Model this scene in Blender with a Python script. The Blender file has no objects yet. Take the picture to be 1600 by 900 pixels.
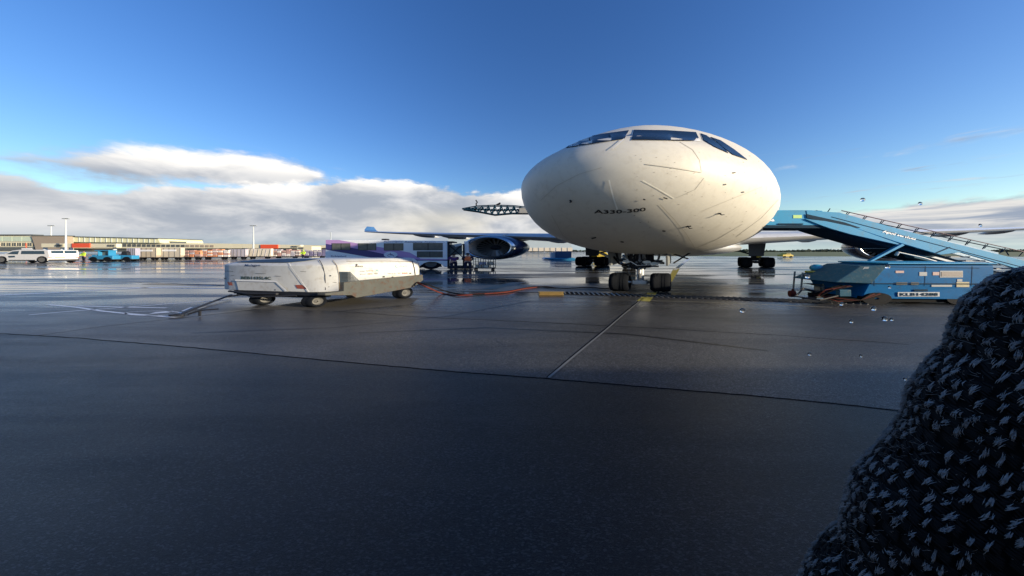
import bpy, bmesh, math, random
from mathutils import Vector, Matrix
from mathutils.bvhtree import BVHTree
random.seed(7)
R = math.radians
sc = bpy.context.scene
COL = sc.collection
# ------------------------------------------------------------------ camera, sky, sun, exposure
FP, YH, H, S = 430.0, 392.0, 2.2, 2.37      # focal length in picture pixels, horizon row, eye height, how wide the place is
cd = bpy.data.cameras.new('camera'); cam = bpy.data.objects.new('camera', cd); COL.objects.link(cam)
cam.location = (0, 0, H); cam.rotation_euler = (R(90), 0, 0)
cd.sensor_width = 36; cd.lens = 36*FP/1600; cd.shift_y = -(450-YH)/1600
cd.clip_start = 0.02; cd.clip_end = 6000
sc.camera = cam
sc.view_settings.view_transform = 'Standard'; sc.view_settings.look = 'None'
sc.view_settings.gamma = 1; sc.view_settings.exposure = 0.72
sc.render.film_transparent = False
sc.cycles.max_bounces = 6; sc.cycles.transparent_max_bounces = 8; sc.cycles.sample_clamp_indirect = 4
sc.cycles.use_denoising = True

SUN = Vector((2.37, -0.90, 0.46)).normalized()
sl = bpy.data.lights.new('sun', 'SUN'); sl.energy = 5.0; sl.angle = R(0.8); sl.color = (1.0, 0.84, 0.61)
so = bpy.data.objects.new('sun', sl); COL.objects.link(so)
so.rotation_euler = SUN.to_track_quat('Z', 'Y').to_euler()

class NT:
    """small node helper"""
    def __init__(s, tree): s.t = tree; s.n = tree.nodes; s.l = tree.links
    def node(s, ty, **kw):
        n = s.n.new(ty)
        for k, v in kw.items(): setattr(n, k, v)
        return n
    def put(s, sock, v):
        if isinstance(v, bpy.types.NodeSocket): s.l.new(v, sock)
        elif v is not None:
            if hasattr(sock, 'default_value'):
                if isinstance(v, (tuple, list)) and len(v) == 3 and sock.type == 'RGBA': v = (*v, 1)
                sock.default_value = v
    def m(s, op, a, b=None, c=None, clamp=False):
        n = s.node('ShaderNodeMath', operation=op); n.use_clamp = clamp
        for i, v in enumerate((a, b, c)):
            if v is not None: s.put(n.inputs[i], v)
        return n.outputs[0]
    def ss(s, a, lo, hi, o0=0.0, o1=1.0):
        n = s.node('ShaderNodeMapRange', interpolation_type='SMOOTHSTEP')
        s.put(n.inputs[0], a); s.put(n.inputs[1], lo); s.put(n.inputs[2], hi); s.put(n.inputs[3], o0); s.put(n.inputs[4], o1)
        return n.outputs[0]
    def noise(s, vec, scale, detail=4, rough=.55, dist=0.0):
        n = s.node('ShaderNodeTexNoise'); s.put(n.inputs['Vector'], vec); s.put(n.inputs['Scale'], scale)
        s.put(n.inputs['Detail'], detail); s.put(n.inputs['Roughness'], rough); s.put(n.inputs['Distortion'], dist)
        return n.outputs[0]
    def mix(s, f, a, b):
        n = s.node('ShaderNodeMix', data_type='RGBA'); s.put(n.inputs[0], f); s.put(n.inputs[6], a); s.put(n.inputs[7], b)
        return n.outputs[2]
    def comb(s, x, y, z):
        n = s.node('ShaderNodeCombineXYZ'); s.put(n.inputs[0], x); s.put(n.inputs[1], y); s.put(n.inputs[2], z); return n.outputs[0]
    def sep(s, v):
        n = s.node('ShaderNodeSeparateXYZ'); s.put(n.inputs[0], v); return n.outputs
    def curve(s, x, pts):
        """piecewise curve: x in [x0,x1] -> value"""
        x0, x1 = pts[0][0], pts[-1][0]
        v0 = min(p[1] for p in pts); v1 = max(p[1] for p in pts)
        n = s.node('ShaderNodeFloatCurve'); c = n.mapping.curves[0]
        q = [((a-x0)/(x1-x0), (b-v0)/(v1-v0)) for a, b in pts]
        c.points[0].location = q[0]; c.points[1].location = q[-1]
        for p in q[1:-1]: c.points.new(*p)
        n.mapping.update()
        s.put(n.inputs[1], s.m('DIVIDE', s.m('SUBTRACT', x, x0), x1-x0, clamp=True))
        return s.m('ADD', s.m('MULTIPLY', n.outputs[0], v1-v0), v0)

world = bpy.data.worlds.new('World'); sc.world = world; world.use_nodes = True
w = NT(world.node_tree); w.n.clear()
sky = w.node('ShaderNodeTexSky', sky_type='NISHITA'); sky.sun_disc = False
sky.sun_elevation = math.asin(SUN.z); sky.sun_rotation = math.atan2(SUN.x, SUN.y)
sky.air_density = 1.1; sky.dust_density = 0.35; sky.ozone_density = 3.0; sky.altitude = 0
tc = w.node('ShaderNodeTexCoord'); dx, dy, dz = w.sep(tc.outputs['Generated'])
az = w.m('ARCTAN2', dx, dy)
te = w.m('DIVIDE', dz, w.m('SQRT', w.m('ADD', w.m('MULTIPLY', dx, dx), w.m('MULTIPLY', dy, dy))))
hor = w.comb(w.m('MULTIPLY', w.m('SINE', az), 2.0), w.m('MULTIPLY', w.m('COSINE', az), 2.0), w.m('MULTIPLY', te, 5.0))
n1 = w.noise(hor, 2.2, 7, .58, .25)
n2 = w.noise(hor, 7.0, 5, .6, .3)
n3 = w.noise(hor, 1.1, 3, .5)
top = w.curve(az, [(-3.15, .11), (-1.6, .12), (-1.08, .142), (-1.0, .130), (-.94, .143), (-.86, .158), (-.75, .172), (-.65, .188), (-.51, .226), (-.34, .230), (-.15, .217), (.05, .205), (.35, .145), (.75, .098), (.86, .088), (1.08, .098), (1.6, .10), (3.15, .11)])
d = w.m('SUBTRACT', top, te)
turb = w.m('ADD', w.m('MULTIPLY', w.m('SUBTRACT', n1, .5), .11), w.m('MULTIPLY', w.m('SUBTRACT', n2, .5), .05))
turb1 = w.m('ADD', turb, w.m('MULTIPLY', w.m('SUBTRACT', w.noise(hor, 18.0, 5, .6, .2), .5), .025))
bank = w.ss(w.m('ADD', d, w.m('MULTIPLY', turb1, .8)), -.006, .014)
# the long separate cloud above the bank on the left
ut = w.curve(az, [(-1.09, .160), (-1.04, .188), (-1.0, .202), (-.941, .219), (-.861, .228), (-.749, .252), (-.654, .246), (-.593, .220), (-.55, .200)])
ub = w.curve(az, [(-1.09, .152), (-1.04, .140), (-1.0, .132), (-.941, .140), (-.861, .155), (-.749, .168), (-.654, .190), (-.593, .208), (-.55, .225)])
turb2 = w.m('ADD', turb, w.m('MULTIPLY', w.m('SUBTRACT', w.noise(hor, 16.0, 5, .6, .2), .5), .03))
um = w.m('MINIMUM', w.m('SUBTRACT', ut, te), w.m('MULTIPLY', w.m('SUBTRACT', te, ub), .8))
upc = w.ss(w.m('ADD', um, w.m('MULTIPLY', turb2, .7)), -.014, .020)
# thin wisps above the bank
wn = w.noise(w.comb(w.m('MULTIPLY', az, 3.0), w.m('MULTIPLY', te, 26.0), 3.7), 2.0, 6, .6, .4)
wisp = w.m('MULTIPLY', w.m('MULTIPLY', w.ss(wn, .58, .78), w.ss(te, .30, .18)), w.m('ADD', .40, w.m('MULTIPLY', w.ss(az, .4, .8), .35)))
cl = w.m('MAXIMUM', w.m('MAXIMUM', bank, upc), wisp)
cl = w.m('MULTIPLY', cl, w.ss(te, -.02, .0))
# cloud tone: sunlit tops, blue-grey bellies, warm haze low in the middle
edge = w.ss(d, .045, -.01)
eup = w.ss(w.m('DIVIDE', w.m('SUBTRACT', te, ub), w.m('MAXIMUM', w.m('SUBTRACT', ut, ub), .01)), .30, .85)
tone = w.m('MAXIMUM', w.m('MULTIPLY', edge, bank), w.m('MULTIPLY', eup, upc))
tone = w.m('ADD', w.m('MULTIPLY', tone, .62), w.m('MULTIPLY', w.ss(n1, .36, .66), .62), clamp=True)
ccol = w.mix(tone, (.38, .42, .49), (1.0, .97, .93))
warm = w.m('MULTIPLY', w.ss(az, -.62, -.15), w.m('MULTIPLY', w.ss(te, .17, .09), w.ss(te, .015, .05)))
warm = w.m('MULTIPLY', warm, w.ss(n3, .36, .6))
ccol = w.mix(w.m('MULTIPLY', warm, .8), ccol, (.80, .74, .60))
low = w.ss(te, .058, .004)
ccol = w.mix(w.m('MULTIPLY', low, .75), ccol, w.mix(w.ss(az, .1, .5), (.33, .43, .50), (.55, .70, .66)))
right = w.ss(az, .3, .8)
ccol = w.mix(w.m('MULTIPLY', right, w.m('SUBTRACT', .85, w.m('MULTIPLY', low, .7))), ccol, w.mix(w.ss(w.noise(w.comb(w.m('MULTIPLY', az, 3.0), w.m('MULTIPLY', te, 30.0), 1.7), 2.2, 6, .6, .5), .36, .64), (.24, .31, .44), (.74, .73, .72)))
b1 = w.node('ShaderNodeBackground'); b2 = w.node('ShaderNodeBackground')
sh = w.node('ShaderNodeHueSaturation'); sh.inputs['Saturation'].default_value = 1.22; sh.inputs['Hue'].default_value = .519
w.l.new(sky.outputs[0], sh.inputs['Color'])
w.l.new(sh.outputs[0], b1.inputs[0]); b1.inputs[1].default_value = 0.135
w.l.new(ccol, b2.inputs[0]); b2.inputs[1].default_value = 0.66
mx = w.node('ShaderNodeMixShader'); w.l.new(cl, mx.inputs[0]); w.l.new(b1.outputs[0], mx.inputs[1]); w.l.new(b2.outputs[0], mx.inputs[2])
wo = w.node('ShaderNodeOutputWorld'); w.l.new(mx.outputs[0], wo.inputs[0])

# ------------------------------------------------------------------ placing helpers (survey of the place from the picture)
def W(px, py, Y): return Vector(((px-800)*Y/FP, Y, H+(YH-py)*Y/FP))
def G(px, py, z=0.0):
    Y = FP*(H-z)/(py-YH); return Vector(((px-800)*Y/FP, Y, z))
class Fr:
    def __init__(s, o, ux=(1,0,0), uy=(0,1,0), uz=(0,0,1)):
        s.o = Vector(o); s.ux = Vector(ux); s.uy = Vector(uy); s.uz = Vector(uz)
    def v(s, p): return s.ux*p[0]+s.uy*p[1]+s.uz*p[2]
    def w(s, p): return s.o+s.v(p)
def NF(px, Y, yaw=0, sx=S, sz=1.0, z=0.0):
    c, q = math.cos(R(yaw)), math.sin(R(yaw))
    return Fr(((px-800)*Y/FP, Y, z), (sx*c, -q, 0), (sx*q, c, 0), (0, 0, sz))

# ------------------------------------------------------------------ materials
MATS = {}
def mat(name, col, rough=.5, metal=0.0, var=.12, scale=3.0, dirt=None, dirtamt=0.0, bump=0.0, bscale=40, coat=0.0, spec=.5, emit=None, trans=0.0, ior=1.45, rvar=0.0, axes=(1,1,1)):
    if name in MATS: return MATS[name]
    m = bpy.data.materials.new(name); m.use_nodes = True; t = NT(m.node_tree); b = t.n['Principled BSDF']
    g = t.node('ShaderNodeNewGeometry').outputs['Position']
    if axes != (1,1,1):
        mp = t.node('ShaderNodeMapping'); t.put(mp.inputs[0], g); mp.inputs['Scale'].default_value = axes; g = mp.outputs[0]
    c = tuple(col)
    if var > 0:
        nn = t.noise(g, scale, 5, .6)
        c = t.mix(nn, tuple(max(0, x*(1-var)) for x in col), tuple(min(1, x*(1+var)) for x in col))
    if dirt:
        dn = t.ss(t.noise(g, scale*1.7, 8, .65, .3), .48, .72)
        c = t.mix(t.m('MULTIPLY', dn, dirtamt), c, dirt)
    t.put(b.inputs['Base Color'], c)
    if rvar: t.put(b.inputs['Roughness'], t.m('ADD', rough-rvar, t.m('MULTIPLY', t.noise(g, scale*2.3, 4, .6), 2*rvar)))
    else: b.inputs['Roughness'].default_value = rough
    b.inputs['Metallic'].default_value = metal; b.inputs['Specular IOR Level'].default_value = spec
    b.inputs['Coat Weight'].default_value = coat; b.inputs['Coat Roughness'].default_value = .08
    b.inputs['Transmission Weight'].default_value = trans; b.inputs['IOR'].default_value = ior
    if bump:
        bn = t.node('ShaderNodeBump'); bn.inputs['Strength'].default_value = bump; bn.inputs['Distance'].default_value = .02
        t.put(bn.inputs['Height'], t.noise(g, bscale, 4, .6)); t.l.new(bn.outputs[0], b.inputs['Normal'])
    MATS[name] = m; return m
M_white = mat('aircraft_white_paint', (.62,.60,.53), .50, var=.05, scale=2.2, dirt=(.47,.44,.37), dirtamt=.4, coat=.06, spec=.3, bump=.05, bscale=5)
M_glass = mat('cockpit_glass', (.010,.020,.036), .2, var=.3, spec=.035)
M_seam = mat('panel_seam_grey', (.46,.44,.38), .5)
M_black = mat('black_print', (.02,.02,.02), .5, var=0)
M_strip = mat('diverter_strip_metal', (.85,.84,.76), .4, var=0)
M_wing = mat('wing_grey_paint', (.50,.52,.54), .3, var=.08, scale=.8, dirt=(.25,.25,.25), dirtamt=.3)
M_navy = mat('nacelle_navy_paint', (.016,.03,.085), .25, var=.1, coat=.3)
M_lip = mat('polished_inlet_lip', (.72,.72,.72), .14, metal=1, var=.05)
M_dark = mat('dark_metal', (.022,.024,.03), .6, spec=.2, var=.3)
M_fan = mat('fan_blade_metal', (.30,.29,.28), .35, metal=.7, var=.2)
M_steel = mat('gear_steel', (.55,.56,.57), .3, metal=.6, var=.2, scale=9)
M_tyre = mat('tyre_rubber', (.008,.010,.014), .8, var=.3, scale=14, bump=.3, spec=.08)
M_rim = mat('wheel_rim_grey', (.13,.13,.125), .55, spec=.1, var=.2, scale=8)
M_gpu = mat('ground_unit_white_paint', (.54,.55,.53), .45, spec=.3, var=.06, scale=2.5, dirt=(.33,.29,.23), dirtamt=.45)
M_gpug = mat('ground_unit_grey_skirt', (.085,.09,.085), .65, spec=.05, var=.25, scale=3, dirt=(.09,.05,.035), dirtamt=.9)
M_gpud = mat('dark_slate_grille', (.03,.045,.06), .4, var=.2)
M_red = mat('red_white_hazard_tape', (.42,.10,.06), .5, var=.3, scale=20)
M_gtext = mat('green_grey_lettering', (.05,.08,.06), .5, var=0)
M_bus = mat('bus_white_blue_paint', (.80,.84,.88), .35, var=.04, coat=.1)
M_purp = mat('lilac_stripe', (.44,.28,.56), .35, var=.04)
M_navys = mat('deep_violet_stripe', (.045,.04,.17), .35, var=.04)
M_win = mat('dim_vehicle_window', (.10,.11,.10), .1, var=.5, scale=2)
M_blue = mat('stairs_light_blue_paint', (.035,.30,.54), .5, spec=.06, var=.08, scale=1.5, dirt=(.10,.22,.30), dirtamt=.5)
M_blue2 = mat('unit_deep_blue_paint', (.002,.13,.33), .5, spec=.03, var=.12, scale=2.5, dirt=(.02,.08,.18), dirtamt=.6)
M_blue3 = mat('faded_blue_grey_paint', (.035,.11,.16), .6, spec=.03, var=.25, scale=5, dirt=(.15,.17,.15), dirtamt=.6)
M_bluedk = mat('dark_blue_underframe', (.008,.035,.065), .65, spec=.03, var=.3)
M_text = mat('white_print', (.78,.80,.82), .5, var=0)
M_yel = mat('yellow_paint', (.62,.46,.05), .55, var=.2, scale=6)
M_ylw = mat('worn_yellow_marking', (.40,.36,.07), .45, var=.4, scale=12, dirt=(.06,.06,.05), dirtamt=.7)
M_wht = mat('worn_white_marking', (.60,.64,.70), .4, var=.25, scale=10, dirt=(.10,.11,.13), dirtamt=.6)
M_wht2 = mat('thin_cream_marking', (.36,.35,.29), .45, var=.3, scale=10, dirt=(.07,.07,.06), dirtamt=.6)
M_joint = mat('joint_sealant', (.005,.006,.008), .7, spec=.03, var=.3)
M_jlite = mat('pale_joint_sealant', (.17,.175,.165), .5, var=.3)
M_rust = mat('rusty_hose', (.11,.03,.025), .7, spec=.03, var=.3, scale=12)
M_hose = mat('black_hose', (.012,.011,.011), .7, spec=.03, var=.3)
M_van = mat('van_white_paint', (.66,.66,.65), .35, var=.03, coat=.1)
M_vang = mat('van_window_glass', (.02,.05,.08), .08, var=.3)
M_lampr = mat('red_tail_lamp', (.55,.03,.03), .3, var=.1)
M_plate = mat('yellow_number_plate', (.60,.45,.12), .4, var=.1)
M_hiv = mat('hi_vis_yellow_cloth', (.55,.85,.05), .8, var=.1)
M_hior = mat('hi_vis_orange_cloth', (1.0,.20,.06), .8, var=.1)
M_purpc = mat('purple_cloth', (.09,.03,.15), .85, var=.2)
M_navyc = mat('navy_cloth', (.012,.016,.04), .85, var=.2)
M_skin = mat('skin', (.45,.26,.18), .6, var=.1)
M_hair = mat('dark_hair', (.03,.02,.015), .7, var=.2)
M_tug = mat('tug_blue_paint', (.03,.22,.42), .4, var=.15)
M_terw = mat('terminal_cream_cladding', (.66,.62,.46), .5, var=.08, scale=.1)
M_terg = mat('terminal_pale_glass', (.50,.60,.48), .2, var=.12, scale=.15)
M_tert = mat('terminal_taupe_wall', (.32,.27,.215), .7, var=.08, scale=.1)
M_terd = mat('terminal_dark_window', (.08,.09,.09), .2, var=.3, scale=.3)
M_orange = mat('orange_banner', (.70,.09,.035), .5, var=.08)
M_pole = mat('lamp_mast_grey', (.42,.47,.50), .4, var=.05)
M_tan = mat('tan_cart_curtain', (.47,.41,.32), .8, var=.12, scale=2)
M_lav = mat('lavender_grey_curtain', (.34,.34,.44), .7, var=.2, scale=2)
M_cream = mat('cream_container', (.66,.60,.50), .6, var=.15, scale=2)
M_grass = mat('grass', (.075,.115,.035), .9, var=.4, scale=.15)
M_tree = mat('distant_foliage', (.035,.05,.03), .9, var=.5, scale=.2)
M_conc = mat('pale_hangar_wall', (.42,.50,.55), .6, var=.06, scale=.1)
M_knit = mat('black_wool', (.009,.0085,.008), .95, var=.5, scale=200, spec=.1)
M_yarn = mat('dark_yarn', (.016,.015,.014), .95, var=.6, scale=120, spec=.15)
M_fleck = mat('grey_wool_fleck', (.34,.31,.28), .95, var=.6, scale=150, spec=.1)
M_drop = mat('rain_water', (1,1,1), .0, var=0, trans=1.0, ior=1.33)

# wet tarmac
def ground_mat(nm='wet_tarmac', k=1.0):
    m = bpy.data.materials.new(nm); m.use_nodes = True; t = NT(m.node_tree); b = t.n['Principled BSDF']
    g = t.node('ShaderNodeNewGeometry').outputs['Position']
    mp = t.node('ShaderNodeMapping'); t.put(mp.inputs[0], g); mp.inputs['Scale'].default_value = (.42, 1, 1); p = mp.outputs[0]
    mp2 = t.node('ShaderNodeMapping'); t.put(mp2.inputs[0], g); mp2.inputs['Scale'].default_value = (.10, 1, 1); mp2.inputs['Rotation'].default_value = (0, 0, .06); q = mp2.outputs[0]
    fine = t.noise(p, 70, 5, .8); grit = t.noise(p, 190, 2, .7); mid = t.noise(p, 1.1, 6, .6, .4); big = t.noise(q, .34, 5, .6, .3); streak = t.noise(q, 1.3, 5, .65, .2)
    vor = t.node('ShaderNodeTexVoronoi'); t.put(vor.inputs['Vector'], p); vor.inputs['Scale'].default_value = 115
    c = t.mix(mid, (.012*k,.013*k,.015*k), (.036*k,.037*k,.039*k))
    c = t.mix(t.m('MULTIPLY', t.ss(grit, .50, .66), .8), c, (.105*k,.108*k,.112*k))
    cellr = t.sep(vor.outputs['Color'])[0]
    c = t.mix(t.m('MULTIPLY', t.ss(cellr, .78, .97), .8), c, (.155*k,.16*k,.165*k))
    c = t.mix(t.m('MULTIPLY', t.ss(cellr, .35, .10), .7), c, (.006*k,.007*k,.009*k))
    st1 = t.ss(t.noise(p, .35, 5, .6, .6), .35, .65); st2 = t.ss(t.noise(q, 2.6, 4, .6), .56, .70)
    c = t.mix(t.m('MULTIPLY', st1, .55), c, (.010*k,.011*k,.012*k))
    c = t.mix(t.m('MULTIPLY', st2, .30), c, (.07*k,.068*k,.062*k))
    fleck = t.m('MULTIPLY', t.ss(vor.outputs['Distance'], .16, .05), t.ss(t.noise(p, 9, 2, .5), .55, .66))
    c = t.mix(t.m('MULTIPLY', fleck, .6), c, (.16,.17,.18))
    t.put(b.inputs['Base Color'], c)
    y = t.sep(g)[1]
    far = t.ss(y, 7.0, 16.0)
    wet = t.ss(t.m('ADD', big, t.m('MULTIPLY', t.m('SUBTRACT', streak, .5), .6)), .37, .57)
    wet = t.m('MULTIPLY', wet, t.m('ADD', .25, t.m('MULTIPLY', far, .75)))
    rough = t.m('SUBTRACT', t.m('SUBTRACT', .44, t.m('MULTIPLY', far, .10)), t.m('MULTIPLY', wet, .28))
    rough = t.m('ADD', rough, t.m('MULTIPLY', t.m('SUBTRACT', mid, .5), .20))
    t.put(b.inputs['Roughness'], rough); b.inputs['IOR'].default_value = 1.36
    bn = t.node('ShaderNodeBump'); bn.inputs['Distance'].default_value = .010
    t.put(bn.inputs['Strength'], t.m('MULTIPLY', t.m('MULTIPLY', t.m('SUBTRACT', 1.0, wet), .95), t.m('SUBTRACT', 1.0, t.m('MULTIPLY', far, .85)))); t.put(bn.inputs['Height'], t.m('ADD', t.m('MULTIPLY', grit, .6), t.m('MULTIPLY', cellr, .5)))
    t.l.new(bn.outputs[0], b.inputs['Normal'])
    return m
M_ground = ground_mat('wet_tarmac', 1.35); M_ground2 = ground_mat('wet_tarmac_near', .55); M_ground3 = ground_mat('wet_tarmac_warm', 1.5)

# ------------------------------------------------------------------ mesh builder
class MB:
    def __init__(s): s.v = []; s.f = []
    def add(s, vs, fs):
        o = len(s.v); s.v += [tuple(x) for x in vs]; s.f += [tuple(i+o for i in f) for f in fs]; return s
    def box(s, x0, x1, y0, y1, z0, z1):
        return s.add([(x0,y0,z0),(x1,y0,z0),(x1,y1,z0),(x0,y1,z0),(x0,y0,z1),(x1,y0,z1),(x1,y1,z1),(x0,y1,z1)],
                     [(0,3,2,1),(4,5,6,7),(0,1,5,4),(1,2,6,5),(2,3,7,6),(3,0,4,7)])
    def prism(s, poly, a0, a1, axis='y'):
        """poly in the other two axes, extruded along axis"""
        def P(p, a): return {'y': (p[0], a, p[1]), 'x': (a, p[0], p[1]), 'z': (p[0], p[1], a)}[axis]
        n = len(poly); return s.add([P(p, a0) for p in poly]+[P(p, a1) for p in poly],
              [tuple(range(n)), tuple(range(2*n-1, n-1, -1))]+[(i, n+i, n+(i+1) % n, (i+1) % n) for i in range(n)])
    def loft(s, rings, cap=True, closed=True):
        o = len(s.v); n = len(rings[0]); fs = []
        for r in rings: s.v += [tuple(p) for p in r]
        for k in range(len(rings)-1):
            for i in range(n if closed else n-1):
                j = (i+1) % n; fs.append((o+k*n+i, o+k*n+j, o+(k+1)*n+j, o+(k+1)*n+i))
        if cap and closed: fs += [tuple(o+i for i in range(n-1, -1, -1)), tuple(o+(len(rings)-1)*n+i for i in range(n))]
        s.f += fs; return s
    def tube(s, pts, r, n=8, cap=True):
        pts = [Vector(p) for p in pts]; rings = []
        for i, p in enumerate(pts):
            d = (pts[min(i+1, len(pts)-1)]-pts[max(i-1, 0)]).normalized()
            a = Vector((0,0,1)) if abs(d.z) < .9 else Vector((0,1,0))
            u = d.cross(a).normalized(); vv = u.cross(d)
            rr = r[i] if isinstance(r, (list, tuple)) else r
            rings.append([p+(u*math.cos(2*math.pi*k/n)+vv*math.sin(2*math.pi*k/n))*rr for k in range(n)])
        return s.loft(rings, cap)
    def lathe(s, prof, c, axis='x', n=24, cap=False):
        """prof: (along, radius)"""
        rings = []
        for a, r in prof:
            ring = []
            for k in range(n):
                t = 2*math.pi*k/n; q, z = r*math.cos(t), r*math.sin(t)
                p = {'x': (a, q, z), 'y': (q, a, z), 'z': (q, z, a)}[axis]
                ring.append((c[0]+p[0], c[1]+p[1], c[2]+p[2]))
            rings.append(ring)
        return s.loft(rings, cap)
    def ball(s, c, rx, ry, rz, n=10, m=7):
        rings = [[(c[0]+rx*math.sin(math.pi*j/m)*math.cos(2*math.pi*i/n), c[1]+ry*math.sin(math.pi*j/m)*math.sin(2*math.pi*i/n), c[2]+rz*math.cos(math.pi*j/m)) for i in range(n)] for j in range(1, m)]
        return s.loft(rings, True)
    def mesh(s, name, m, fr=None, off=None, smooth=None):
        me = bpy.data.meshes.new(name)
        vs = s.v if fr is None else [fr.v(p) for p in s.v]
        if off is not None: vs = [Vector(p)-off for p in vs]
        me.from_pydata([tuple(p) for p in vs], [], s.f)
        bm = bmesh.new(); bm.from_mesh(me); bmesh.ops.recalc_face_normals(bm, faces=bm.faces); bm.to_mesh(me); bm.free()
        me.materials.append(m)
        if smooth:
            me.shade_smooth(); me.set_sharp_from_angle(angle=R(smooth))
        return me
    def build(s, name, m, parent=None, fr=None, off=None, smooth=None, bev=0.0, label=None):
        """fr: vertices are local to that frame (parent stands at its origin); otherwise they are world points"""
        if fr is None and off is None and parent is not None: off = ROOTLOC[root_of(parent)]
        me = s.mesh(name, m, fr, off, smooth)
        return link(name, me, parent, bev, label)
ROOTLOC = {}
def root_of(o):
    while o.parent: o = o.parent
    return o.name
def link(name, me, parent=None, bev=0.0, label=None):
    o = bpy.data.objects.new(name, me); COL.objects.link(o); o.parent = parent
    if bev:
        b = o.modifiers.new('bevel', 'BEVEL'); b.width = bev; b.segments = 2; b.limit_method = 'ANGLE'; b.angle_limit = R(35)
    if label: o['label'] = label
    return o
def thing(name, label, cat, loc, group=None):
    o = bpy.data.objects.new(name, None); COL.objects.link(o); o.location = loc; o.empty_display_size = .3
    o['label'] = label; o['category'] = cat
    if group: o['group'] = group
    ROOTLOC[o.name] = Vector(loc); return o
def tag(o, label, cat, group=None, kind=None):
    if label: o['label'] = label
    if cat: o['category'] = cat
    if group: o['group'] = group
    if kind: o['kind'] = kind
    return o
def struct(name, mb, m, label=None, **kw):
    o = mb.build(name, m, **kw); o['kind'] = 'structure'
    if label: o['label'] = label
    return o
def slab(poly, Y, depth, mb=None):
    """outline measured in the picture at distance Y, given its real depth behind that front"""
    mb = mb or MB(); q = [W(x, y, Y) for x, y in poly]
    return mb.prism([(p.x, p.z) for p in q], Y, Y+depth, 'y')
def rect(x0, y0, x1, y1): return [(x0, y0), (x1, y0), (x1, y1), (x0, y1)]
def copy_thing(o, loc, label):
    c = o.copy(); COL.objects.link(c); c.location = loc; c['label'] = label; ROOTLOC[c.name] = Vector(loc)
    for ch in list(o.children):
        k = ch.copy(); COL.objects.link(k); k.parent = c
        for g in list(ch.children):
            q = g.copy(); COL.objects.link(q); q.parent = k
    return c

# surface projection: lay thin print / glazing / seams on a surface that is already built
EYE = Vector((0, 0, H))
def bvh_of(objs):
    vs, fs = [], []
    for o in objs:
        mw = Matrix.Translation(ROOTLOC[root_of(o)]); b = len(vs)
        vs += [mw @ v.co for v in o.data.vertices]; fs += [tuple(b+i for i in p.vertices) for p in o.data.polygons]
    return BVHTree.FromPolygons(vs, fs)
def hit(bvh, px, py, off):
    d = (W(px, py, 1.0)-EYE).normalized(); loc, n, i, dist = bvh.ray_cast(EYE, d)
    if loc is None: return None
    if n.dot(d) > 0: n = -n
    return loc+n*off
def decal(bvh, poly, off=.006, step=4.0, thick=None):
    """fill a picture outline with small faces that follow the surface"""
    bm = bmesh.new(); vs = [bm.verts.new((x, y, 0)) for x, y in poly]; bm.faces.new(vs)
    x0 = min(p[0] for p in poly); x1 = max(p[0] for p in poly); y0 = min(p[1] for p in poly); y1 = max(p[1] for p in poly)
    def cuts(a, b):
        k = max(1, int((b-a)/step)); return [a+(b-a)*i/k for i in range(1, k)]
    for c in cuts(x0, x1): bmesh.ops.bisect_plane(bm, geom=bm.verts[:]+bm.edges[:]+bm.faces[:], plane_co=(c, 0, 0), plane_no=(1, 0, 0))
    for c in cuts(y0, y1): bmesh.ops.bisect_plane(bm, geom=bm.verts[:]+bm.edges[:]+bm.faces[:], plane_co=(0, c, 0), plane_no=(0, 1, 0))
    bmesh.ops.triangulate(bm, faces=bm.faces[:])
    mb = MB(); idx = {}
    for v in bm.verts:
        h = hit(bvh, v.co.x, v.co.y, off)
        if h is not None: idx[v] = len(mb.v); mb.v.append(tuple(h))
    for f in bm.faces:
        if all(v in idx for v in f.verts): mb.f.append(tuple(idx[v] for v in f.verts))
    bm.free(); return mb
def line_decal(bvh, pts, wpx, off=.006, step=3.0, mb=None):
    mb = mb or MB(); P = []
    for (a, b), (c, d) in zip(pts, pts[1:]):
        k = max(1, int(math.hypot(c-a, d-b)/step)); P += [(a+(c-a)*i/k, b+(d-b)*i/k) for i in range(k)]
    P.append(pts[-1]); L = []
    for i, (x, y) in enumerate(P):
        a, b = P[max(0, i-1)], P[min(len(P)-1, i+1)]; dx_, dy_ = b[0]-a[0], b[1]-a[1]; l = math.hypot(dx_, dy_) or 1
        nx, ny = -dy_/l*wpx/2, dx_/l*wpx/2; L.append((hit(bvh, x+nx, y+ny, off), hit(bvh, x-nx, y-ny, off)))
    for a, b in zip(L, L[1:]):
        if None in (a[0], a[1], b[0], b[1]): continue
        mb.add([a[0], a[1], b[1], b[0]], [(0, 1, 2, 3)])
    return mb
def text_tris(s, bold=.0, shear=0.0):
    cu = bpy.data.curves.new('t', 'FONT'); cu.body = s; cu.shear = shear; cu.offset = bold; cu.resolution_u = 2; cu.fill_mode = 'FRONT'
    o = bpy.data.objects.new('t', cu); COL.objects.link(o)
    dg = bpy.context.evaluated_depsgraph_get(); me = bpy.data.meshes.new_from_object(o.evaluated_get(dg))
    vs = [(v.co.x, v.co.y) for v in me.vertices]; fs = [tuple(p.vertices) for p in me.polygons]
    bpy.data.objects.remove(o); bpy.data.curves.remove(cu); bpy.data.meshes.remove(me)
    x0 = min(v[0] for v in vs); x1 = max(v[0] for v in vs); y0 = min(v[1] for v in vs); y1 = max(v[1] for v in vs)
    return [((x-x0)/(x1-x0), (y-y0)/(y1-y0)) for x, y in vs], fs
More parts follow.
